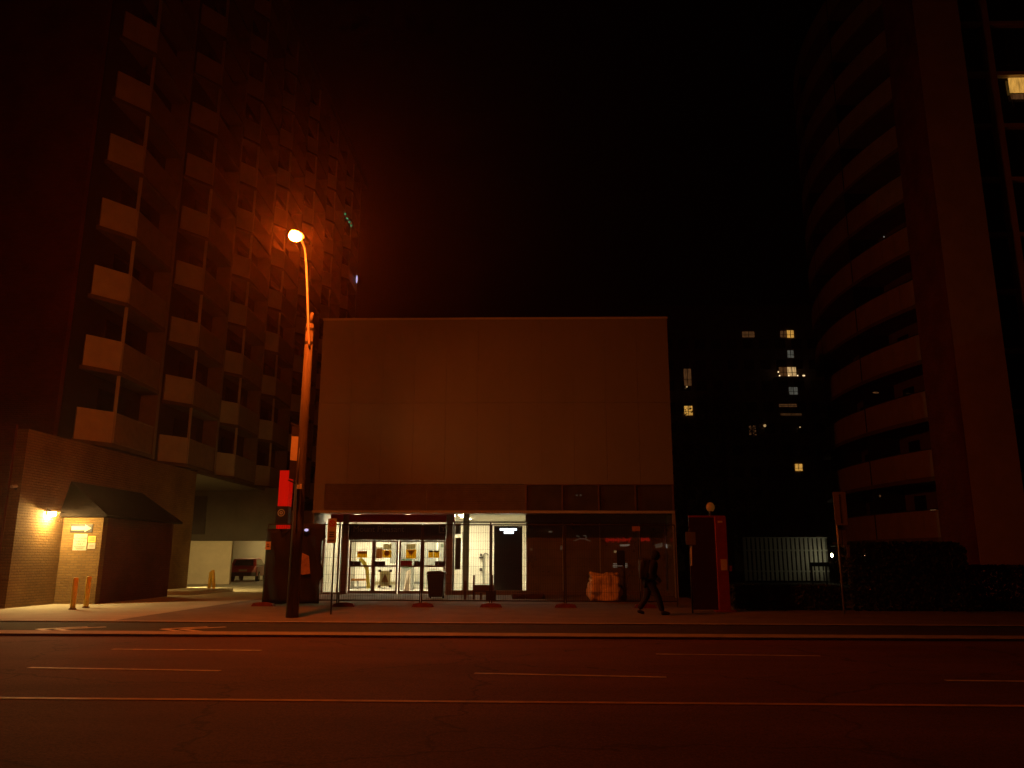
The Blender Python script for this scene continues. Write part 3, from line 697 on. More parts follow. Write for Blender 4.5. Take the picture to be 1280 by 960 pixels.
# parked car in the garage
def car(x, y, rz, col):
    o = thing('parked_car', 'dark red hatchback parked in garage bay under apartment block', 'car', (x, y, ZP))
    L, W = 4.2, 1.76
    def tr(p):
        c_, s_ = math.cos(rz), math.sin(rz); return (x+p[0]*c_-p[1]*s_, y+p[0]*s_+p[1]*c_, ZP+p[2])
    def T(mb): mb.v = [tr(v) for v in mb.v]; return mb
    prof = [(-2.1, .35), (-2.12, .75), (-1.95, .98), (.75, .98), (1.75, .86), (2.08, .66), (2.1, .35)]     # local Y profile, front at +Y
    mb = MB()
    for sgn in (-1,):
        pass
    n = len(prof); v = []
    for xx, sc_ in ((-W/2, .97), (-W/2+.06, 1.), (W/2-.06, 1.), (W/2, .97)):
        for yy, zz in prof: v.append((xx, yy*sc_, .35+(zz-.35)*(1 if sc_ == 1. else .96)))
    f = [tuple(range(n)), tuple(range(4*n-1, 3*n-1, -1))]
    for q in range(3):
        for i in range(n): f.append((q*n+i, (q+1)*n+i, (q+1)*n+(i+1) % n, q*n+(i+1) % n))
    mb.add(v, f); T(mb).build('body', col, o, bevel=.03)
    cab = [(-1.98, .985), (-1.7, 1.45), (-.2, 1.5), (.15, 1.46), (.95, .985)]
    v = []
    for sgn in (-1, 1):
        for yy, zz in cab: v.append((sgn*(W/2-.06-(zz-.985)*.28), yy, zz))
    n = 5; f = [tuple(range(n)), tuple(range(2*n-1, n-1, -1))]+[(i, i+n, (i+1) % n+n, (i+1) % n) for i in range(n)]
    T(MB().add(v, f)).build('cabin', col, o, bevel=.03)
    T(MB().add([(-.62, -1.985, 1.02), (.62, -1.985, 1.02), (.52, -1.74, 1.41), (-.52, -1.74, 1.41), (-.62, -1.95, 1.02), (.62, -1.95, 1.02), (.52, -1.70, 1.41), (-.52, -1.70, 1.41)], [(0,1,2,3),(7,6,5,4),(0,4,5,1),(3,2,6,7),(0,3,7,4),(1,5,6,2)])).build('rear_window', 'darkglass', o)
    for sgn in (-1, 1):
        xs = lambda z: sgn*(W/2-.06-(z-.985)*.28+.012)
        T(MB().add([(xs(1.03), -1.6, 1.03), (xs(1.03), .72, 1.03), (xs(1.4), .12, 1.4), (xs(1.4), -1.5, 1.4), (xs(1.03)-sgn*.03, -1.6, 1.03), (xs(1.03)-sgn*.03, .72, 1.03), (xs(1.4)-sgn*.03, .12, 1.4), (xs(1.4)-sgn*.03, -1.5, 1.4)], [(0,1,2,3),(7,6,5,4),(0,4,5,1),(3,2,6,7),(0,3,7,4),(1,5,6,2)])).build('side_window', 'darkglass', o)
        T(B(sgn*.78-.07, sgn*.78+.07, -2.14, -2.05, .72, .98)).build('tail_light', 'taillight', o)
        for yy in (-1.32, 1.3):
            w_ = T(MB().tube([(sgn*.9, yy, .32), (sgn*.7, yy, .32)], .32, 18)).build('wheel', 'tyre', o)
            T(MB().tube([(sgn*.915, yy, .32), (sgn*.88, yy, .32)], .2, 14)).build('rim', 'rim', w_)
    T(B(-.85, .85, -2.2, -2.09, .36, .6)).build('bumper', 'plastic', o)
    T(B(-.26, .26, -2.155, -2.13, .66, .78)).build('number_plate', 'signwhite', o)
c0 = gr(308, 728, ZP)
car(at(311, 727, 54.6).x, 54.6, math.radians(8), 'carred')

# ------------------------------------------------------------------ right tower
to = thing('apartment_tower', 'tall round-fronted apartment tower with curved banded balconies at right', 'apartment building', (22, 42, ZP))
def arc(R, n=16, t0=-16.6, t1=20):
    # convex arc starting at S, tangent turning from t0 to t1 degrees off +Y
    S = Vector((18.6, 37.2)); t0, t1 = math.radians(t0), math.radians(t1)
    C = S+Vector((math.cos(t0), -math.sin(t0)))*24.
    out = []
    for i in range(n+1):
        t = t0+(t1-t0)*i/n; out.append((C.x-math.cos(t)*R, C.y+math.sin(t)*R))
    return out
TF = [];  z = at(1160, 637, 37.2).z
zz0 = z-2*2.78-.1
front = arc(24.); back = arc(22.3)
nfl = 12
for j in range(-1, nfl):
    zt = z+j*2.78                      # parapet top
    if zt-1.5 < ZP+.3: continue
    sl = MB(); sl._strip(front, back, zt-1.45, zt-1.25); b_ = sl.build('balcony', 'towercore', to)
    pa = MB()
    for i in range(len(front)-1):
        a = Vector(front[i]); b2 = Vector(front[i+1]); d = (b2-a)
        pa.wall([tuple(a+d*.015), tuple(b2-d*.015)], zt-1.245, zt, -.06)
    pa.build('parapet', 'towerband', b_)
    rr = MB(); rr.tube([(p[0], p[1], zt+.03) for p in front], .028, 6); rr.build('rail', 'darksteel', b_)
    iw = MB(); ar = arc(23.); 
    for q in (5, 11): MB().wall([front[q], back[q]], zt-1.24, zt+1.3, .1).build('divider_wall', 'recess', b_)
bk = MB(); bk._strip(back, arc(15, t1=20), ZP-.05, z+nfl*2.78); bk.build('core_wall', 'towercore', to)
wn = MB(); bb = arc(22.33)
for j in range(-1, nfl):
    zt = z+j*2.78
    for i in range(0, 15, 3): MB().wall([bb[i], bb[i+1]], max(zt-1.2, ZP+.3), zt+.9, .03).build('window', 'darkglass', to)
# dark brick pier and pale flank with stacked windows
S = front[0]; TZ = z+nfl*2.78+2
P1 = (at(1200, 500, 34.0).x, 34.0)
P2 = (at(1256, 440, 34.0).x, 34.0)
MB().slab([S, P1, (P1[0]+.5, P1[1]+.6), (24, 40), (22, 44)], ZP-.05, TZ).build('brick_pier', 'towerbrick', to)
MB().slab([(P1[0]+.01, P1[1]-.05), P2, (P2[0]+.01, 36), (P1[0]+.6, 36)], ZP-.05, TZ).build('flank_wall', 'towerconc', to)
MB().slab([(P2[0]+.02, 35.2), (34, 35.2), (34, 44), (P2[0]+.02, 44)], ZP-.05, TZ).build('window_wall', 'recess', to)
fl = MB()
for j in range(14):
    zz = z-1.3+j*2.78; fl.box(P2[0]+.03, 34, 34.9, 35.19, zz-.2, zz)
fl.box(P2[0]+1.55, P2[0]+1.95, 34.88, 35.18, ZP, TZ); fl.build('floor_band', 'towerconc', to)
for j in range(12):
    zz = z-1.3+j*2.78
    for xx in (P2[0]+.15, P2[0]+2.1):
        w_ = B(xx, xx+1.3, 35.14, 35.19, zz+.5, zz+2.4).build('window', 'darkglass', to)
        B(xx+.63, xx+.67, 35.1, 35.139, zz+.5, zz+2.4).build('frame', 'darkframe', w_)
x0, x1, z0, z1 = rect(1262, 97, 1300, 115, 35.0)
w_ = B(x0, x1, 35.0, 35.06, z0, z1).build('window', 'litamber', to); w_['label'] = 'glowing amber window near top right'
x0, x1, z0, z1 = rect(1264.5, 117.5, 1300, 123, 35.0)
B(x0, x1, 35.0, 35.06, z0, z1).build('sill_glow', 'litdim', w_)
def bl(px, py, Y, r, m):
    p = at(px, py, Y); MB().ball(p, r, 8, 6).build('balcony_light', m, to, True)
bl(1106, 296, 41.5, (.05, .05, .11), 'whitetube'); bl(1121, 222, 40, (.05, .05, .14), 'litdim'); bl(1165, 637, 38.2, (.2, .04, .03), 'litwarm')
bl(1094, 491, 42, (.22, .1, .05), 'litdim'); bl(1100, 620, 41, (.05, .05, .06), 'litdim')

# ------------------------------------------------------------------ building far behind
fb = thing('distant_apartment_block', 'wide dark apartment block far behind with scattered lit windows', 'apartment building', (30, 112, ZP))
FY = 110.
fx0, fx1 = at(800, 500, FY).x, at(1035, 500, FY).x; fz = at(930, 386, FY).z
B(fx0, fx1, FY, FY+16, ZP-.05, fz).build('wall', 'farwall', fb)
B(fx0-.2, fx1+.2, FY-.2, FY+16.2, fz+.003, fz+.5).build('roof', 'farwall', fb)
for j in range(10):
    for i in range(11):
        xx = fx0+1.2+i*2.28; zz = 3.5+j*3.05
        if zz+1.5 < fz: B(xx, xx+1.4, FY-.05, FY-.004, zz, zz+1.4).build('window', 'darkglass', fb)
lits = [(928, 414.5, 943, 421.5, 'litdim'), (975.5, 413.5, 983, 421.5, 'litdim'), (984, 413, 992, 422, 'litamber'), (984.5, 438, 992, 447, 'litcool'), (974, 459, 984, 470, 'litdim'), (984.5, 459, 995, 470, 'litwarm'),
        (986.5, 484, 997, 493, 'litcool'), (974, 505, 996, 508.5, 'litdim'), (855, 461, 864, 482, 'litdim'), (855.5, 507.5, 865.5, 519, 'litamber'), (936.5, 532, 945, 544, 'litdim'), (994, 580, 1003, 588.5, 'litamber'), (976, 517, 1002, 519, 'litdim')]
for a, b, c_, d_, mm in lits:
    x0, x1, z0, z1 = rect(a, b, c_, d_, FY-.1)
    w_ = B(x0, x1, FY-.12, FY-.06, z0, z1).build('window', mm, fb)
    f_ = MB(); f_.box((x0+x1)/2-.04, (x0+x1)/2+.04, FY-.15, FY-.121, z0, z1); f_.box(x0, x1, FY-.15, FY-.121, z0+(z1-z0)*.35, z0+(z1-z0)*.35+.06)
    f_.build('frame', 'darkframe', w_)
mb = MB()
for px in (973, 974.5, 986, 997, 1004, 1005.5): mb.ball(at(px, 469.5 if px > 974 else 465, FY-1.2), .1, 6, 4)
mb.build('balcony_light', 'litbright', fb)
B(at(968, 470, FY-1.3).x, at(1006, 470, FY-1.3).x, FY-1.4, FY, at(985, 473, FY-1.3).z, at(985, 471.5, FY-1.3).z).build('balcony', 'farwall', fb)
mb = MB()
for px, py, r in ((956, 532, .2), (1000, 534, .1), (858.5, 483.5, .12)): mb.ball(at(px, py, FY-.6), r, 6, 4)
mb.build('wall_light', 'litwarm', fb)

# ------------------------------------------------------------------ vegetation
def tree(lab, x, y, h, rad, n=3800, cz=.62, seed=1, sq=1.1):
    rg = random.Random(seed)
    o = thing('tree', lab, 'tree', (x, y, ZP-.02), 'dark trees behind the station')
    tr = MB(); tr.tube([(x, y, ZP-.1), (x+.1, y, h*.25), (x-.05, y+.1, h*.5), (x, y, h*.8)], [.3, .24, .17, .05], 9)
    cl_ = []
    for i in range(13):
        a = rg.uniform(0, 2*PI); rr = rad*rg.uniform(.25, .95); zc = h*(cz+rg.uniform(-.3, .34))
        p = Vector((x+rr*math.cos(a), y+rr*math.sin(a), zc)); cl_.append((p, rad*rg.uniform(.28, .5)))
        tr.tube([(x, y, zc-rr*.5-.4), (x+(p.x-x)*.5, y+(p.y-y)*.5, zc-.35), p], [.1, .06, .025], 6)
    tr.build('trunk', 'bark', o, True)
    cr = MB()
    for k in range(n):
        c, r = rg.choice(cl_); v = Vector((rg.gauss(0, 1), rg.gauss(0, 1), rg.gauss(0, 1))).normalized()*r*(rg.random()**.4)
        v.z *= sq; q = c+v; s_ = rg.uniform(.1, .24)
        u = Vector((rg.gauss(0, 1), rg.gauss(0, 1), rg.gauss(0, 1))).normalized(); w = u.orthogonal().normalized()
        t_ = u.cross(w); cr.add([q-w*s_*.5, q+t_*s_*.3, q+w*s_*.5, q-t_*s_*.3], [(0,1,2,3)])
    cr.build('crown', 'leaf', o)
tree('tallest dark leafy tree right behind station roof edge', 15.0, 62, 15.5, 4.3, 5200, seed=3)
tree('dark tree close to station right wall', 9.9, 52, 8.2, 2.7, 3400, seed=5)
tree('low dark tree beyond white slatted fence', 17.5, 66, 7.6, 3.2, 3400, seed=8)
tree('dark tree before distant block, beside curved tower', 22.5, 78, 8.2, 2.8, 3000, seed=9)
def hedge(lab, x0, x1, y0, y1, h, n, seed):
    rg = random.Random(seed); o = thing('hedge', lab, 'hedge', ((x0+x1)/2, (y0+y1)/2, ZP), 'hedges along the right pavement')
    st_ = MB(); x = x0+.3
    while x < x1-.2:
        st_.tube([(x, (y0+y1)/2, ZP-.1), (x+rg.uniform(-.1, .1), (y0+y1)/2+rg.uniform(-.2, .2), ZP+h*.8)], [.035, .015], 5); x += .5
    st_.build('stems', 'bark', o)
    cr = MB()
    for k in range(n):
        fx = rg.random(); top = h*(1-.12*max(0, fx-.9)*10*max(0, fx-.9)*10)
        q = Vector((x0+(x1-x0)*fx, y0+(y1-y0)*rg.random(), ZP+.02+top*(rg.random()**.8)))
        if rg.random() < .6: q.y = y0+abs(rg.gauss(0, .07))
        elif rg.random() < .4: q.z = ZP+top-abs(rg.gauss(0, .05))
        s_ = rg.uniform(.06, .13); u = Vector((rg.gauss(0, 1), rg.gauss(0, 1), rg.gauss(0, 1))).normalized(); w = u.orthogonal().normalized(); t_ = u.cross(w)
        cr.add([q-w*s_*.5, q+t_*s_*.35, q+w*s_*.5, q-t_*s_*.35], [(0,1,2,3)])
    cr.build('foliage', 'leaf', o)
hx = lambda px: at(px, 740, 25.3).x
hedge('tall dark clipped hedge below curved tower', hx(1062), hx(1212), 25.2, 26.4, 2.05, 16000, 1)
hedge('long low dark hedge in front of white slatted fence', hx(918), hx(1058), 25.4, 26.4, .72, 9000, 2)
hedge('low dark hedge at right edge below pale tower flank', hx(1215), hx(1420), 25.6, 26.6, 1.35, 10000, 3)

# slatted fence far behind
fe = thing('slatted_fence', 'pale slatted metal fence lit from its right end behind hedge', 'fence', (at(990, 700, 56).x, 56, ZP-.02))
x0 = at(930, 700, 56).x; x1 = at(1036, 700, 56).x; z1 = at(990, 671.5, 56).z
mb = MB(); x = x0
while x < x1-.12:
    mb.box(x, x+.2, 56, 56.05, ZP+.1, z1-.06); x += .3
mb.build('slats', 'white', fe)
mb = MB(); mb.box(x0, x1, 56.06, 56.12, .8, .9); mb.box(x0, x1, 56.06, 56.12, 2.2, 2.3); mb.box(x0, x1, 55.98, 56.06, z1-.058, z1); mb.build('rails', 'white', fe)
B(x0, x1, 56.16, 56.2, ZP, z1).build('backing', 'darkroom', fe)
for xx in (x0, (x0+x1)/2, x1-.08): B(xx, xx+.08, 56.13, 56.155, ZP-.05, z1).build('post', 'steel', fe)
x, y, z = at(1041, 694, 54.6)
lp = thing('yard_lamp', 'small greenish white yard lamp beside slatted fence', 'lamp', (x, y, ZP))
MB().tube([(x, y, ZP-.03), (x, y, z-.1)], .04, 8).build('post', 'darksteel', lp); MB().ball((x-.06, y, z), (.06, .07, .12)).build('lens', 'fencelamp', lp, True); B(x-.02, x+.1, y-.1, y+.1, z-.12, z+.16).build('housing', 'darksteel', lp)
# barrier rail in front of that fence
rl = thing('guard_rail', 'short dark guard rail crossing the slatted fence', 'rail', (at(1020, 722, 52).x, 52, ZP))
x0, x1, z0, z1 = rect(1012, 703, 1036, 708, 52)
B(x0, x1, 51.95, 52.05, z0, z1).build('rail', 'darksteel', rl)
for xx in (x0+.1, x1-.2): B(xx, xx+.08, 52.06, 52.14, ZP-.03, z1).build('post', 'darksteel', rl)

# ------------------------------------------------------------------ street lamp on wooden pole
b0 = gr(365, 772, ZP); PYY = b0.y
T = at(387.5, 405, PYY)
tip = at(390.5, 391, PYY)
sl = thing('street_lamp', 'leaning wooden utility pole carrying a glowing orange street lamp', 'street lamp', b0)
mb = MB(); mb.tube([b0-Vector((0, 0, .1)), b0+(T-b0)*.3, b0+(T-b0)*.65, T], [.165, .15, .128, .105], 16); mb.tube([T, tip], [.06, .05], 8); mb.build('pole', 'wood', sl, True)
LMP = at(370.5, 295, PYY-1.7)
arm = [at(386.5, 432, PYY-.13), at(385.5, 408, PYY-.14), at(384.5, 375, PYY-.2), at(383, 335, PYY-.4), at(381, 311, PYY-.8), at(377, 300, PYY-1.3), LMP+Vector((.1, .2, .07))]
def smooth_path(pts, n=6):
    out = []
    P_ = [pts[0]]+pts+[pts[-1]]
    for i in range(1, len(P_)-2):
        for k in range(n):
            t = k/n; a, b, c_, d_ = P_[i-1], P_[i], P_[i+1], P_[i+2]
            out.append(.5*((2*b)+(c_-a)*t+(2*a-5*b+4*c_-d_)*t*t+(3*b-a-3*c_+d_)*t**3))
    return out+[pts[-1]]
MB().tube(smooth_path(arm), .034, 8).build('arm', 'lightpanel', sl, True)
cb = MB()
for q in (.93, .98):
    c_ = b0+(T-b0)*q; MB().tube([c_-Vector((0, 0, .03)), c_+Vector((0, 0, .03))], .125, 14).build('clamp', 'darksteel', sl)
MB().ball(LMP+Vector((.0, .05, .06)), (.19, .34, .05), 14, 8).build('lamp_head', 'lightpanel', sl, True)
MB().ball(LMP+Vector((-.02, -.05, -.04)), (.16, .21, .1), 16, 10).build('lens', 'lens', sl, True)
cd = MB(); cd.tube([at(370.5, 660, PYY-.17), at(372, 600, PYY-.165), at(374.5, 560, PYY-.16)], .022, 6); cd.build('conduit', 'darksteel', sl, True)
bx = MB()
x0, x1, z0, z1 = rect(371.5, 606, 374, 611, PYY-.25); bx.box(x0, x1, PYY-.28, PYY-.15, z0, z1)
x0, x1, z0, z1 = rect(374.8, 605, 377.8, 611, PYY-.25); bx.box(x0, x1, PYY-.28, PYY-.15, z0, z1)
bx.build('bracket', 'white', sl)
# banner hung beside the pole
bn = thing('street_banner', 'narrow banner between dark brackets on the wooden pole', 'banner', at(368, 600, PYY-.1))
def quad_at(pts, y, t):
    v = [at(px, py, y) for px, py in pts]; return MB().add(v+[p+Vector((0, t, 0)) for p in v], [(0,1,2,3),(7,6,5,4),(0,4,5,1),(1,5,6,2),(2,6,7,3),(3,7,4,0)])
quad_at([(364.5, 545), (373, 546), (371, 576), (362.5, 575)], PYY-.1, .03).build('fabric', 'paper', bn)
quad_at([(365, 532), (376, 536), (374.5, 545), (364.5, 544.5)], PYY-.1, .04).build('top_band', 'plastic', bn)
quad_at([(362.5, 576), (371, 577), (369.5, 600), (361, 598)], PYY-.1, .04).build('lower_band', 'plastic', bn)
k = MB(); k.bar(at(364, 529, PYY-.08), at(379, 535, PYY-.08), .04, .04); k.bar(at(360.5, 600, PYY-.08), at(373, 606, PYY-.08), .04, .04); k.build('brackets', 'darksteel', bn)

# ------------------------------------------------------------------ sign posts
def post_sign(name, lab, cat, px, base, px0, py0, px1, py1, r=.03, tilt=0., pm='steel', m='signwhite'):
    b = gr(px, base, ZP); Y = b.y
    x0, x1, z0, z1 = rect(px0, py0, px1, py1, Y-.06); tp = at(px, py0+1, Y)
    o = thing(name, lab, cat, b); MB().tube([b, Vector((b.x, b.y, tp.z))], r, 8).build('post', pm, o, True)
    pl = B(x0, x1, Y-.07, Y-.05, z0, z1).build('plate', m, o, bevel=.006)
    return o, pl, x0, x1, z0, z1, Y-.07
o, pl, x0, x1, z0, z1, y = post_sign('no_parking_sign', 'tall pale no parking plate with red ring, on thin dark post', 'sign', 413.5, 768, 409.5, 648, 420.5, 679, .025, pm='darksteel')
mb = MB(); cx = (x0+x1)/2; w_ = x1-x0; rr = w_*.36; cz = z1-w_*.55
ring_xz(mb, cx, y-.008, cz, rr, .03); mb.bar((cx-rr*.65, y-.005, cz+rr*.65), (cx+rr*.65, y-.005, cz-rr*.65), .006, .025, (1, 0, 1)); mb.build('ring', 'signred', pl)
mb = MB()
for zz, a, b in ((.42, .2, .8), (.33, .25, .75), (.24, .2, .8), (.1, .15, .85)): mb.box(x0+w_*a, x0+w_*b, y-.006, y-.001, z0+(z1-z0)*zz, z0+(z1-z0)*(zz+.045))
mb.build('small_print', 'signink', pl)
o, pl, x0, x1, z0, z1, y = post_sign('bus_stop_sign', 'tall white plate with dark upright line of lettering on steel post', 'sign', 1055.5, 768, 1042.5, 615, 1058.5, 656.5, .03)
mb = MB(); cx = (x0+x1)/2; w_ = x1-x0; hz = z1-z0; q = .06
while q < .93:
    l_ = random.uniform(.03, .06); mb.box(cx-.022, cx+.022, y-.006, y-.001, z0+hz*q, z0+hz*(q+l_)); q += l_+.018
mb.build('lettering', 'signink', pl)
Y = y+.02
for a in ((1048, 662, 1052, 680), (1053.5, 663, 1058, 683), (1058.5, 681, 1062, 697)):
    q0, q1, w0, w1 = rect(*a, Y-.02); B(q0, q1, Y-.03, Y-.01, w0, w1).build('small_plate', 'steel', o)
o, pl, x0, x1, z0, z1, y = post_sign('marker_post', 'small grey plate on thin post with white reflective sleeve, by red hoarding', 'sign', 866, 766.5, 857, 665, 869.5, 681, .025, pm='darksteel', m='greywall')
b = gr(866, 766.5, ZP); MB().tube([at(864.5, 707, b.y-.01), at(864.2, 682, b.y-.01)], .035, 8).build('sleeve', 'white', o)
# dark sign on a post in front of the shop glass
o, pl, x0, x1, z0, z1, y = post_sign('shop_post_sign', 'dark plate on dark post standing beside the woven bag', 'sign', 781, 752.5, 771, 688, 780, 706.5, .05, pm='plastic', m='blacksign')

# ------------------------------------------------------------------ pylons
yP = 27.4
x0, x1, z0, z1 = rect(346.5, 588, 359.5, 692, yP)
py_ = thing('station_pylon', 'slim glowing red pylon with black roundel band behind black tarp', 'pylon', ((x0+x1)/2, yP+.2, ZP))
zz = lambda q: at(353, q, yP).z
B(x0, x1, yP, yP+.4, zz(632.5), zz(588)).build('upper_panel', 'pylonred', py_)
bb_ = B(x0-.04, x1+.02, yP-.02, yP+.42, zz(655.5), zz(632.8)).build('logo_band', 'blacksign', py_)
B(x0, x1, yP, yP+.4, ZP, zz(664.8)).build('base', 'redpanel', py_)
B(x0, x1, yP, yP+.4, zz(664.5), zz(655.8)).build('lower_panel', 'pylonred', py_)
mb = MB(); c_ = at(351.8, 641, yP); ring_xz(mb, c_.x, yP-.03, c_.z, .125, .03); ring_xz(mb, c_.x, yP-.03, c_.z, .06, .035); mb.build('roundel', 'signwhite', bb_)

yR = 24.6
rp = thing('red_hoarding', 'dark red hoarding end with bright red post and base plate', 'hoarding', (at(900, 764, yR).x, yR, ZP))
x0, x1, z0, z1 = rect(896, 645, 910, 765, yR)
ztop = at(900, 645.5, yR).z
B(x0, x1, yR-.06, yR+.06, ZP+.04, ztop).build('post', 'redpost', rp, bevel=.012)
xa = at(862, 700, yR+.2).x
B(xa, x0+.02, yR+.08, yR+.14, ZP+.05, ztop-.03).build('panel', 'redpanel', rp)
B(xa, x1, yR+.065, yR+.16, ztop-.027, ztop+.03).build('top_rail', 'redpost', rp)
B(x0-.12, x1+.15, yR-.16, yR+.2, ZP, ZP+.04).build('base_plate', 'redpost', rp)
q0, q1, w0, w1 = rect(901, 699, 909, 713, yR-.06); B(q0, q1, yR-.07, yR-.062, w0, w1).build('label', 'paper', rp)
q0, q1, w0, w1 = rect(897, 651, 903, 653.5, yR-.06); B(q0, q1, yR-.07, yR-.062, w0, w1).build('label', 'paper', rp)
q0, q1, w0, w1 = rect(910, 707, 915, 714, yR); B(x1+.002, x1+.1, yR-.04, yR+.04, w0, w1).build('latch', 'redpost', rp)
al = thing('warning_lamp', 'dim amber lamp standing on top of the red hoarding', 'lamp', (at(888, 640, yR+.12).x, yR+.12, ztop+.03))
c_ = at(888, 634, yR+.12); MB().ball(c_, (.13, .1, .15), 12, 8).build('lens', 'amberlamp', al, True); MB().tube([(c_.x, c_.y, ztop+.03), (c_.x, c_.y, c_.z-.12)], .06, 8).build('base', 'plastic', al)

# ------------------------------------------------------------------ construction fence
yF = 26.3
fpx = [331, 424.5, 527, 613.5, 706, 800, 846]
ZF = at(600, 655.5, yF).z
labs = ['wire fence panel carrying black tarp beside the wooden pole', 'wire fence panel in front of leftmost entrance doors', 'wire fence panel in front of lit lobby window', 'wire fence panel across the black information panel',
        'wire fence panel in front of the woven bag', 'short wire fence panel behind walking person']
def fence(i):
    xa, xb = at(fpx[i], 705, yF).x+.03, at(fpx[i+1], 705, yF).x-.03
    o = thing('construction_fence', labs[i], 'fence', ((xa+xb)/2, yF, ZP), 'construction fence along the station')
    f_ = MB()
    for x in (xa, xb): f_.tube([(x, yF, ZP+.03), (x, yF, ZF)], .02, 8)
    for z in (ZF-.01, ZP+.2): f_.tube([(xa, yF, z), (xb, yF, z)], .02, 8)
    f_.build('frame', 'wire', o)
    w_ = MB(); n = int((xb-xa)/.075)
    for k in range(1, n): x = xa+(xb-xa)*k/n; w_.box(x-.0035, x+.0035, yF-.0035, yF+.0035, ZP+.2, ZF-.01)
    for k in range(1, 9): z = ZP+.2+(ZF-ZP-.2)*k/9; w_.box(xa, xb, yF+.004, yF+.01, z-.003, z+.003)
    w_.build('mesh', 'wire', o)
for i in range(6): fence(i)
flabs = ['red fence foot left of the black tarp', 'red fence foot below the no parking sign', 'red fence foot below the dark bin', 'red fence foot below barrier planks', 'red fence foot left of the woven bag', 'red fence foot beneath the walking person']
for i, px in enumerate((329, 430, 529, 614, 707, 806)):
    x = at(px, 757, yF).x
    o = MB().prism([(x-.36, ZP+.001), (x+.36, ZP+.001), (x+.3, ZP+.1), (x+.1, ZP+.13), (x-.1, ZP+.13), (x-.3, ZP+.1)], yF-.13, yF+.13).build('ballast_block', 'redfoot', label=flabs[i], category='fence block', group='red fence blocks')
# black tarp over the first panel
mb = MB(); rg = random.Random(4); xa, xb = at(331.5, 700, yF).x, at(405, 700, yF).x; nx, nz = 26, 18; v = []
for j in range(nz+1):
    for i in range(nx+1):
        tx, tz = i/nx, j/nz; x = xa+(xb-xa)*tx; z = ZP+.1+(ZF-ZP-.12)*tz
        if i == nx: x += rg.uniform(-.16, .05)
        if j == nz and tx < .5: z -= .55*(1-abs(tx-.2)/.3 if abs(tx-.2) < .3 else 0)
        v.append((x, yF-.08+.035*math.sin(tx*17+tz*3)+.02*math.sin(tz*13+tx*9), z))
f = [(j*(nx+1)+i, j*(nx+1)+i+1, (j+1)*(nx+1)+i+1, (j+1)*(nx+1)+i) for j in range(nz) for i in range(nx)]
o = mb.add(v, f).build('tarp', 'tarp', smooth=True, label='black tarp with ragged right edge tied over first fence panel', category='tarp')
sd = o.modifiers.new('thickness', 'SOLIDIFY'); sd.thickness = .006
mb = MB(); v = [at(px, py, yF-.16) for px, py in ((375, 690), (386, 695), (387.5, 717), (378, 718.5), (372.5, 716), (377, 704))]
mb.add(v+[p+Vector((0, .03, 0)) for p in v], [(0,1,2,3,4,5), (11,10,9,8,7,6)]+[(i, i+6, (i+1) % 6+6, (i+1) % 6) for i in range(6)])
mb.build('lit_gap_patch', 'orange', label='orange patch put in for a lit gap in the black tarp', category='sheet')  # flat coloured patch standing in for something lit behind the tarp
x, y, z = at(383, 662.5, yF-.2); lo = thing('tarp_glint', 'tiny bluish white glow put in for a reflection at top of black tarp', 'lamp', (x, y, z-.05))  # reflection on the plastic built as a small emissive lens
MB().ball((x, y, z), (.07, .03, .045)).build('lens', 'blueled', lo, True); B(x-.09, x+.09, y+.03, y+.09, z-.07, z+.06).build('housing', 'darksteel', lo)
o, x0, x1, z0, z1 = plate('paper_notice', 'small white paper notice at upper left of black tarp', 'notice', 332, 677, 338.5, 687, yF-.13, 'paper')
li = MB(); li.box(x0+.04, x1-.04, yF-.155, yF-.151, z0+.09, z0+.12); li.box(x0+.04, x1-.06, yF-.155, yF-.151, z0+.16, z0+.18); li.build('small_print', 'signink', o)
o, x0, x1, z0, z1 = plate('fence_notice', 'small orange plate wired high on fence near the walking person', 'notice', 790, 658, 800, 664, yF-.03, 'orange')

# ------------------------------------------------------------------ clutter behind the fence
def lump(name, m, c, size, seed, parent=None, n=10, amp=.1, **kw):
    bm = bmesh.new(); bmesh.ops.create_cube(bm, size=1); bmesh.ops.subdivide_edges(bm, edges=bm.edges[:], cuts=n, use_grid_fill=True)
    from mathutils import noise
    for v in bm.verts:
        p = v.co.copy(); l = max(abs(p.x), abs(p.y), abs(p.z)); q = p.normalized()*.62; p = p.lerp(q, .35)
        d = noise.noise(p*3.1+Vector((seed, 0, 0)))*amp*1.4+noise.noise(p*7+Vector((0, seed, 0)))*amp*.7
        p += p.normalized()*d
        v.co = Vector((p.x*size[0], p.y*size[1], max(p.z, -.46)*size[2]))+Vector(c)
    me = bpy.data.meshes.new(name); bm.to_mesh(me); bm.free(); o = bpy.data.objects.new(name, me); COL.objects.link(o); me.materials.append(M[m])
    for p in me.polygons: p.use_smooth = True
    if parent is not None: o.parent = parent; o.matrix_parent_inverse = Matrix.Translation(-world_loc(parent))
    for k_, v_ in kw.items(): o[k_] = v_
    return o
yb = 30.2; x0, x1, z0, z1 = rect(737, 722, 774, 753, yb)
bg = thing('bulk_bag', 'big pale woven bulk bag slumped on paving before shop glass', 'bag', ((x0+x1)/2, yb, ZP))
lump('sack', 'bag', ((x0+x1)/2, yb, ZP+.46), (1.02, .95, 1.0), 2.3, bg, 14, .12)
for px, dy in ((742, -.2), (768, -.2), (745, .3), (765, .3)):
    p = at(px, 722, yb+dy); MB().tube(smooth_path([p+Vector((-.09, 0, -.12)), p+Vector((-.07, .02, .1)), p+Vector((.04, .0, .12)), p+Vector((.1, 0, -.12))]), .026, 6).build('strap', 'bag', bg, True)
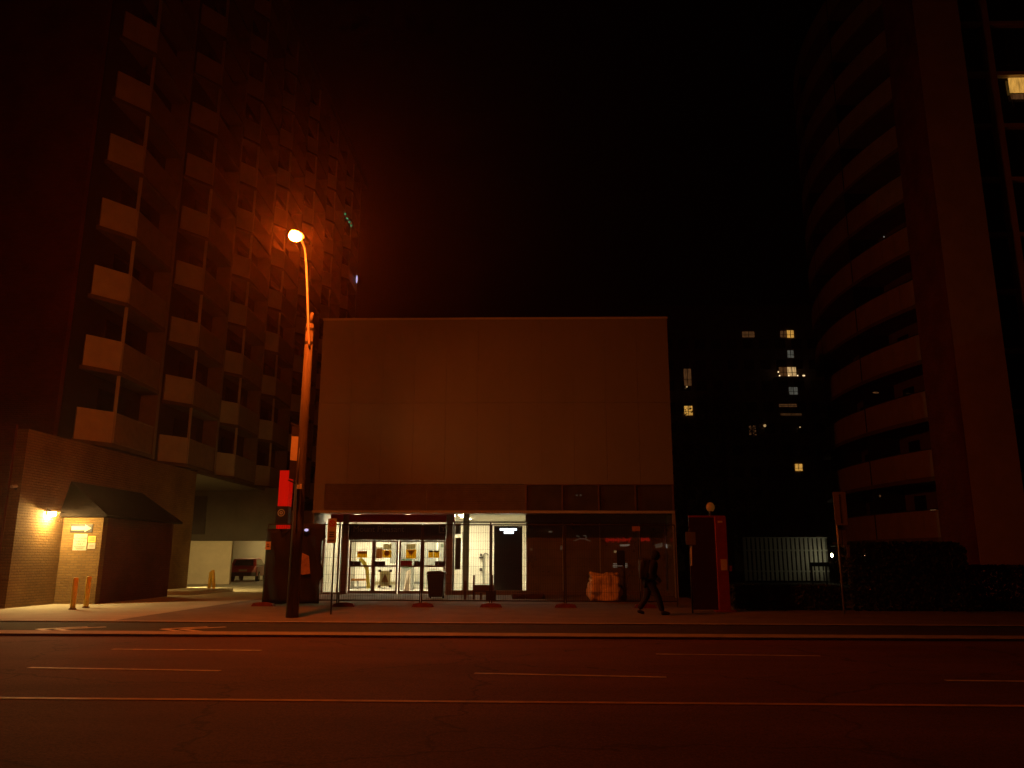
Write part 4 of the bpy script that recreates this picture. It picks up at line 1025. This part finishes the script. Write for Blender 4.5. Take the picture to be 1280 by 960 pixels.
lump('small_sack', 'brownsign', (at(778, 745, yb).x, yb+.1, ZP+.26), (.3, .35, .58), 5.1, None, 8, .1, label='small brown sack leaning between bulk bag and dark post', category='bag')
yb = 31.6; x0, x1, z0, z1 = rect(535, 716, 555.5, 748, yb)
bi = thing('wheeled_bin', 'dark wheeled bin with raised lid in front of rightmost entrance door', 'bin', ((x0+x1)/2, yb, ZP))
cx = (x0+x1)/2
def fru(cx, cy, z0, z1, a0, b0, a1, b1): return MB().add([(cx-a0, cy-b0, z0), (cx+a0, cy-b0, z0), (cx+a0, cy+b0, z0), (cx-a0, cy+b0, z0), (cx-a1, cy-b1, z1), (cx+a1, cy-b1, z1), (cx+a1, cy+b1, z1), (cx-a1, cy+b1, z1)], [(0,3,2,1),(4,5,6,7),(0,1,5,4),(1,2,6,5),(2,3,7,6),(3,0,4,7)])
fru(cx, yb, ZP+.08, ZP+.92, .26, .28, .33, .36).build('body', 'plastic', bi, bevel=.03)
MB().prism([(cx-.36, ZP+.925), (cx+.36, ZP+.925), (cx+.34, ZP+1.0), (cx+.1, ZP+1.06), (cx-.3, ZP+1.03)], yb-.38, yb+.38).build('lid', 'plastic', bi, bevel=.015)
for sx in (-.25, .25): MB().tube([(cx+sx-.03, yb+.3, ZP+.1), (cx+sx+.03, yb+.3, ZP+.1)], .1, 14).build('wheel', 'tyre', bi)
MB().tube([(cx-.28, yb+.42, ZP+.9), (cx+.28, yb+.42, ZP+.9)], .018, 8).build('handle', 'plastic', bi)
yb = 30.9; br = thing('plank_barrier', 'low dark plank barrier on short posts before lit lobby window', 'barrier', (at(603, 750, yb).x, yb, ZP))
x0, x1, z0, z1 = rect(591, 731, 618, 740, yb); B(x0, x1, yb-.03, yb+.03, z0, z1).build('plank', 'plank', br)
for px, tpy in ((581, 726), (592, 719), (601, 741), (615, 719)):
    x = at(px, 740, yb).x; B(x-.04, x+.04, yb+.035, yb+.115, ZP, at(px, tpy, yb).z).build('post', 'plank', br)
x0, x1, z0, z1 = rect(608, 738, 620, 752, yb-.2); B(x0, x1, yb-.5, yb-.1, ZP, z1).build('ballast_block', 'plastic', br, bevel=.02)
for px, w_, lab, sd_ in ((648, .5, 'dark sandbag by the lobby corner on paving', 1.), (668, .75, 'longer dark sandbag below first dark shop window', 3.)):
    x, y, z = gr(px, 748.5, ZP); lump('sandbag', 'plank', (x, y, ZP+.09), (w_, .36, .2), sd_, None, 6, .1, label=lab, category='sandbag', group='sandbags on the forecourt')

# ------------------------------------------------------------------ person walking
pb = gr(814, 768.5, ZP); SC = 1.74
def skin(name, verts, edges, m, parent, lev=2):
    me = bpy.data.meshes.new(name); me.from_pydata([Vector(v[:3]) for v in verts], edges, [])
    o = bpy.data.objects.new(name, me); COL.objects.link(o)
    md = o.modifiers.new('s', 'SKIN'); md.use_smooth_shade = True
    for i, v in enumerate(verts):
        sv = me.skin_vertices[0].data[i]; r = v[3] if hasattr(v[3], '__len__') else (v[3], v[3]); sv.radius = r; sv.use_root = (i == 0)
    ss = o.modifiers.new('d', 'SUBSURF'); ss.levels = lev; ss.render_levels = lev
    dg = bpy.context.evaluated_depsgraph_get(); me2 = bpy.data.meshes.new_from_object(o.evaluated_get(dg)); bpy.data.objects.remove(o)
    for v in me2.vertices: v.co = Vector((v.co.x, v.co.y, v.co.z))+Vector((pb.x, pb.y, ZP))
    o = bpy.data.objects.new(name, me2); COL.objects.link(o); me2.materials.clear(); me2.materials.append(M[m])
    for p in me2.polygons: p.use_smooth = True
    o.parent = parent; o.matrix_parent_inverse = Matrix.Translation(-world_loc(parent))
    return o
pe = thing('person', 'person in dark clothes and backpack striding right along the pavement', 'person', (pb.x, pb.y, ZP))
# walking towards +X; y is side to side
J = dict(pel=(-.02, 0, .93), wai=(0, 0, 1.08), che=(.06, 0, 1.28), nek=(.12, 0, 1.46), hea=(.2, 0, 1.585), top=(.21, 0, 1.66),
 hL=(-.01, -.09, .88), kL=(.2, -.1, .49), aL=(.3, -.1, .09), tL=(.46, -.1, .04),
 hR=(-.03, .09, .88), kR=(-.09, .1, .47), aR=(-.33, .1, .14), tR=(-.22, .1, .035),
 sL=(.08, -.2, 1.4), eL=(-.02, -.25, 1.13), wL=(.14, -.22, .95), sR=(.08, .2, 1.4), eR=(.1, .25, 1.13), wR=(.24, .21, .99))
def chain(order, rad, edges): return [tuple(J[k])+(rad[k],) for k in order], [(order.index(a), order.index(b)) for a, b in edges]
o_ = ['pel', 'wai', 'che', 'nek', 'hea', 'top', 'hL', 'kL', 'aL', 'tL', 'hR', 'kR', 'aR', 'tR', 'sL', 'eL', 'wL', 'sR', 'eR', 'wR']
rd = dict(pel=(.13, .1), wai=(.13, .1), che=(.15, .11), nek=.055, hea=(.085, .1), top=.07, hL=.085, kL=.055, aL=.04, tL=.035, hR=.085, kR=.055, aR=.04, tR=.035, sL=.06, eL=.042, wL=.03, sR=.06, eR=.042, wR=.03)
vs, es = chain(o_, rd, [('pel', 'wai'), ('wai', 'che'), ('che', 'nek'), ('nek', 'hea'), ('hea', 'top'), ('pel', 'hL'), ('hL', 'kL'), ('kL', 'aL'), ('aL', 'tL'), ('pel', 'hR'), ('hR', 'kR'), ('kR', 'aR'), ('aR', 'tR'), ('che', 'sL'), ('sL', 'eL'), ('eL', 'wL'), ('che', 'sR'), ('sR', 'eR'), ('eR', 'wR')])
for wk, sg in (('wL', -1), ('wR', 1)):       # palm with four fingers and a thumb
    wi = o_.index(wk); w0 = Vector(J[wk]); d = Vector((.8, -sg*.1, -.6)).normalized(); sd_ = Vector((.55, 0, .75))
    vs.append(tuple(w0+d*.06)+(.026,)); pi_ = len(vs)-1; es.append((wi, pi_))
    for k_, ln in ((-1.5, .055), (-.5, .07), (.5, .075), (1.5, .062)):
        b_ = w0+d*.075+sd_*(k_*.018); vs.append(tuple(b_)+(.0095,)); i0 = len(vs)-1; es.append((pi_, i0))
        vs.append(tuple(b_+d*ln*.6+Vector((0, -sg*.012, -.01)))+(.0085,)); es.append((i0, i0+1)); vs.append(tuple(b_+d*ln*.8+Vector((-.01, -sg*.03, -.025)))+(.0075,)); es.append((i0+1, i0+2))
    vs.append(tuple(w0+d*.035+sd_*.035)+(.011,)); i0 = len(vs)-1; es.append((wi, i0)); vs.append(tuple(w0+d*.07+sd_*.055)+(.009,)); es.append((i0, i0+1))
skin('body', vs, es, 'skin', pe, 2)
jo = ['wai', 'che', 'nek', 'sL', 'eL', 'wL', 'sR', 'eR', 'wR', 'pel']
JW = dict(J); jr = dict(wai=(.205, .175), che=(.21, .18), nek=.085, sL=.1, eL=.078, wL=.06, sR=.1, eR=.078, wR=.06, pel=(.2, .18))
vs = [tuple(J[k])+(jr[k],) for k in jo]; vs[2] = (.13, 0, 1.49, .1); vs[9] = (-.02, 0, .82, (.2, .18))
es = [(jo.index(a), jo.index(b)) for a, b in (('wai', 'che'), ('che', 'nek'), ('che', 'sL'), ('sL', 'eL'), ('eL', 'wL'), ('che', 'sR'), ('sR', 'eR'), ('eR', 'wR'), ('wai', 'pel'))]
skin('jacket', vs, es, 'cloth', pe, 2)
to_ = ['pel', 'hL', 'kL', 'aL', 'hR', 'kR', 'aR']; trd = dict(pel=(.17, .14), hL=.125, kL=.095, aL=.08, hR=.125, kR=.095, aR=.08)
vs, es = chain(to_, trd, [('pel', 'hL'), ('hL', 'kL'), ('kL', 'aL'), ('pel', 'hR'), ('hR', 'kR'), ('kR', 'aR')]); skin('trousers', vs, es, 'trouser', pe, 2)
for a, t_ in (('aL', 'tL'), ('aR', 'tR')):
    p = Vector(J[a]); q = Vector(J[t_]); dr = (q-p).normalized()
    skin('shoe', [tuple(p-Vector((.05, 0, .035)))+(.055,), tuple(p.lerp(q, .5)+Vector((0, 0, -.01)))+(.056,), tuple(q+Vector((.05, 0, 0)))+(.042,)], [(0, 1), (1, 2)], 'shoe', pe, 2)
h_ = Vector(J['hea'])
hd = MB(); O = Vector((pb.x, pb.y, ZP))
hc = h_+Vector((.0, 0, .03))+O
MB().ball(hc, (.105, .085, .125), 16, 12).build('head', 'skin', pe, True)
fc = MB(); fc.ball(hc+Vector((.112, 0, -.005)), (.025, .014, .024), 8, 6)
for sg in (-1, 1): fc.ball(hc+Vector((-.0, sg*.086, -.005)), (.022, .012, .032), 8, 6)
fc.ball(hc+Vector((.09, 0, -.062)), (.014, .028, .008), 8, 6); fc.build('face', 'skin', pe, True)
ey = MB()
for sg in (-1, 1): ey.ball(hc+Vector((.092, sg*.034, .015)), (.012, .014, .009), 8, 6)
ey.build('eyes', 'hair', pe, True)
hr = MB(); hr.ball(hc+Vector((-.012, 0, .025)), (.112, .098, .118), 16, 12); hr.build('hair', 'hair', pe, True)
hd_ = MB(); hd_.ball(hc+Vector((-.035, 0, .01)), (.135, .125, .15), 18, 14); hd_.build('hood', 'cloth', pe, True)
lump('backpack', 'plastic', tuple(O+Vector((-.15, 0, 1.24))), (.3, .36, .56), 7., pe, 8, .06)

# ------------------------------------------------------------------ haze, sky, light
HZ = B(-151, 151, -61, 241, -1.3, 48).build('bloom_haze', None, kind='stuff')  # thin volume added to imitate lens bloom and red veil round the lamp
hm = bpy.data.materials.new('bloom_volume'); hm.use_nodes = True; nt = hm.node_tree; nt.nodes.remove(nt.nodes['Principled BSDF'])
pv = nt.nodes.new('ShaderNodeVolumePrincipled'); pv.inputs['Color'].default_value = (.95, .62, .5, 1); pv.inputs['Density'].default_value = .001; pv.inputs['Anisotropy'].default_value = .84
lnk(nt, pv.outputs[0], nt.nodes['Material Output'].inputs['Volume']); HZ.data.materials.append(hm)

wd = bpy.data.worlds.new('World'); sc.world = wd; wd.use_nodes = True; nt = wd.node_tree
sky = nt.nodes.new('ShaderNodeTexSky'); sky.sky_type = 'NISHITA'; sky.sun_disc = False
sky.sun_elevation = math.radians(-4); sky.sun_rotation = math.radians(200)
bgn = nt.nodes['Background']; lnk(nt, sky.outputs[0], bgn.inputs[0]); bgn.inputs[1].default_value = .002
sun = bpy.data.lights.new('sun', 'SUN'); sun.energy = .0015; sun.angle = math.radians(20); sun.color = (1, .45, .25)
so = bpy.data.objects.new('sun', sun); COL.objects.link(so); so.rotation_euler = (math.radians(35), math.radians(10), 0); so.location = (0, 0, 60)

vs_ = sc.view_settings; vs_.view_transform = 'Standard'; vs_.look = 'None'; vs_.gamma = 1; vs_.exposure = 0; vs_.use_curve_mapping = False
sc.render.engine = 'CYCLES'; sc.cycles.use_denoising = True
sc.cycles.max_bounces = 6; sc.cycles.transparent_max_bounces = 16; sc.cycles.volume_bounces = 0
sc.cycles.sample_clamp_indirect = 4.0
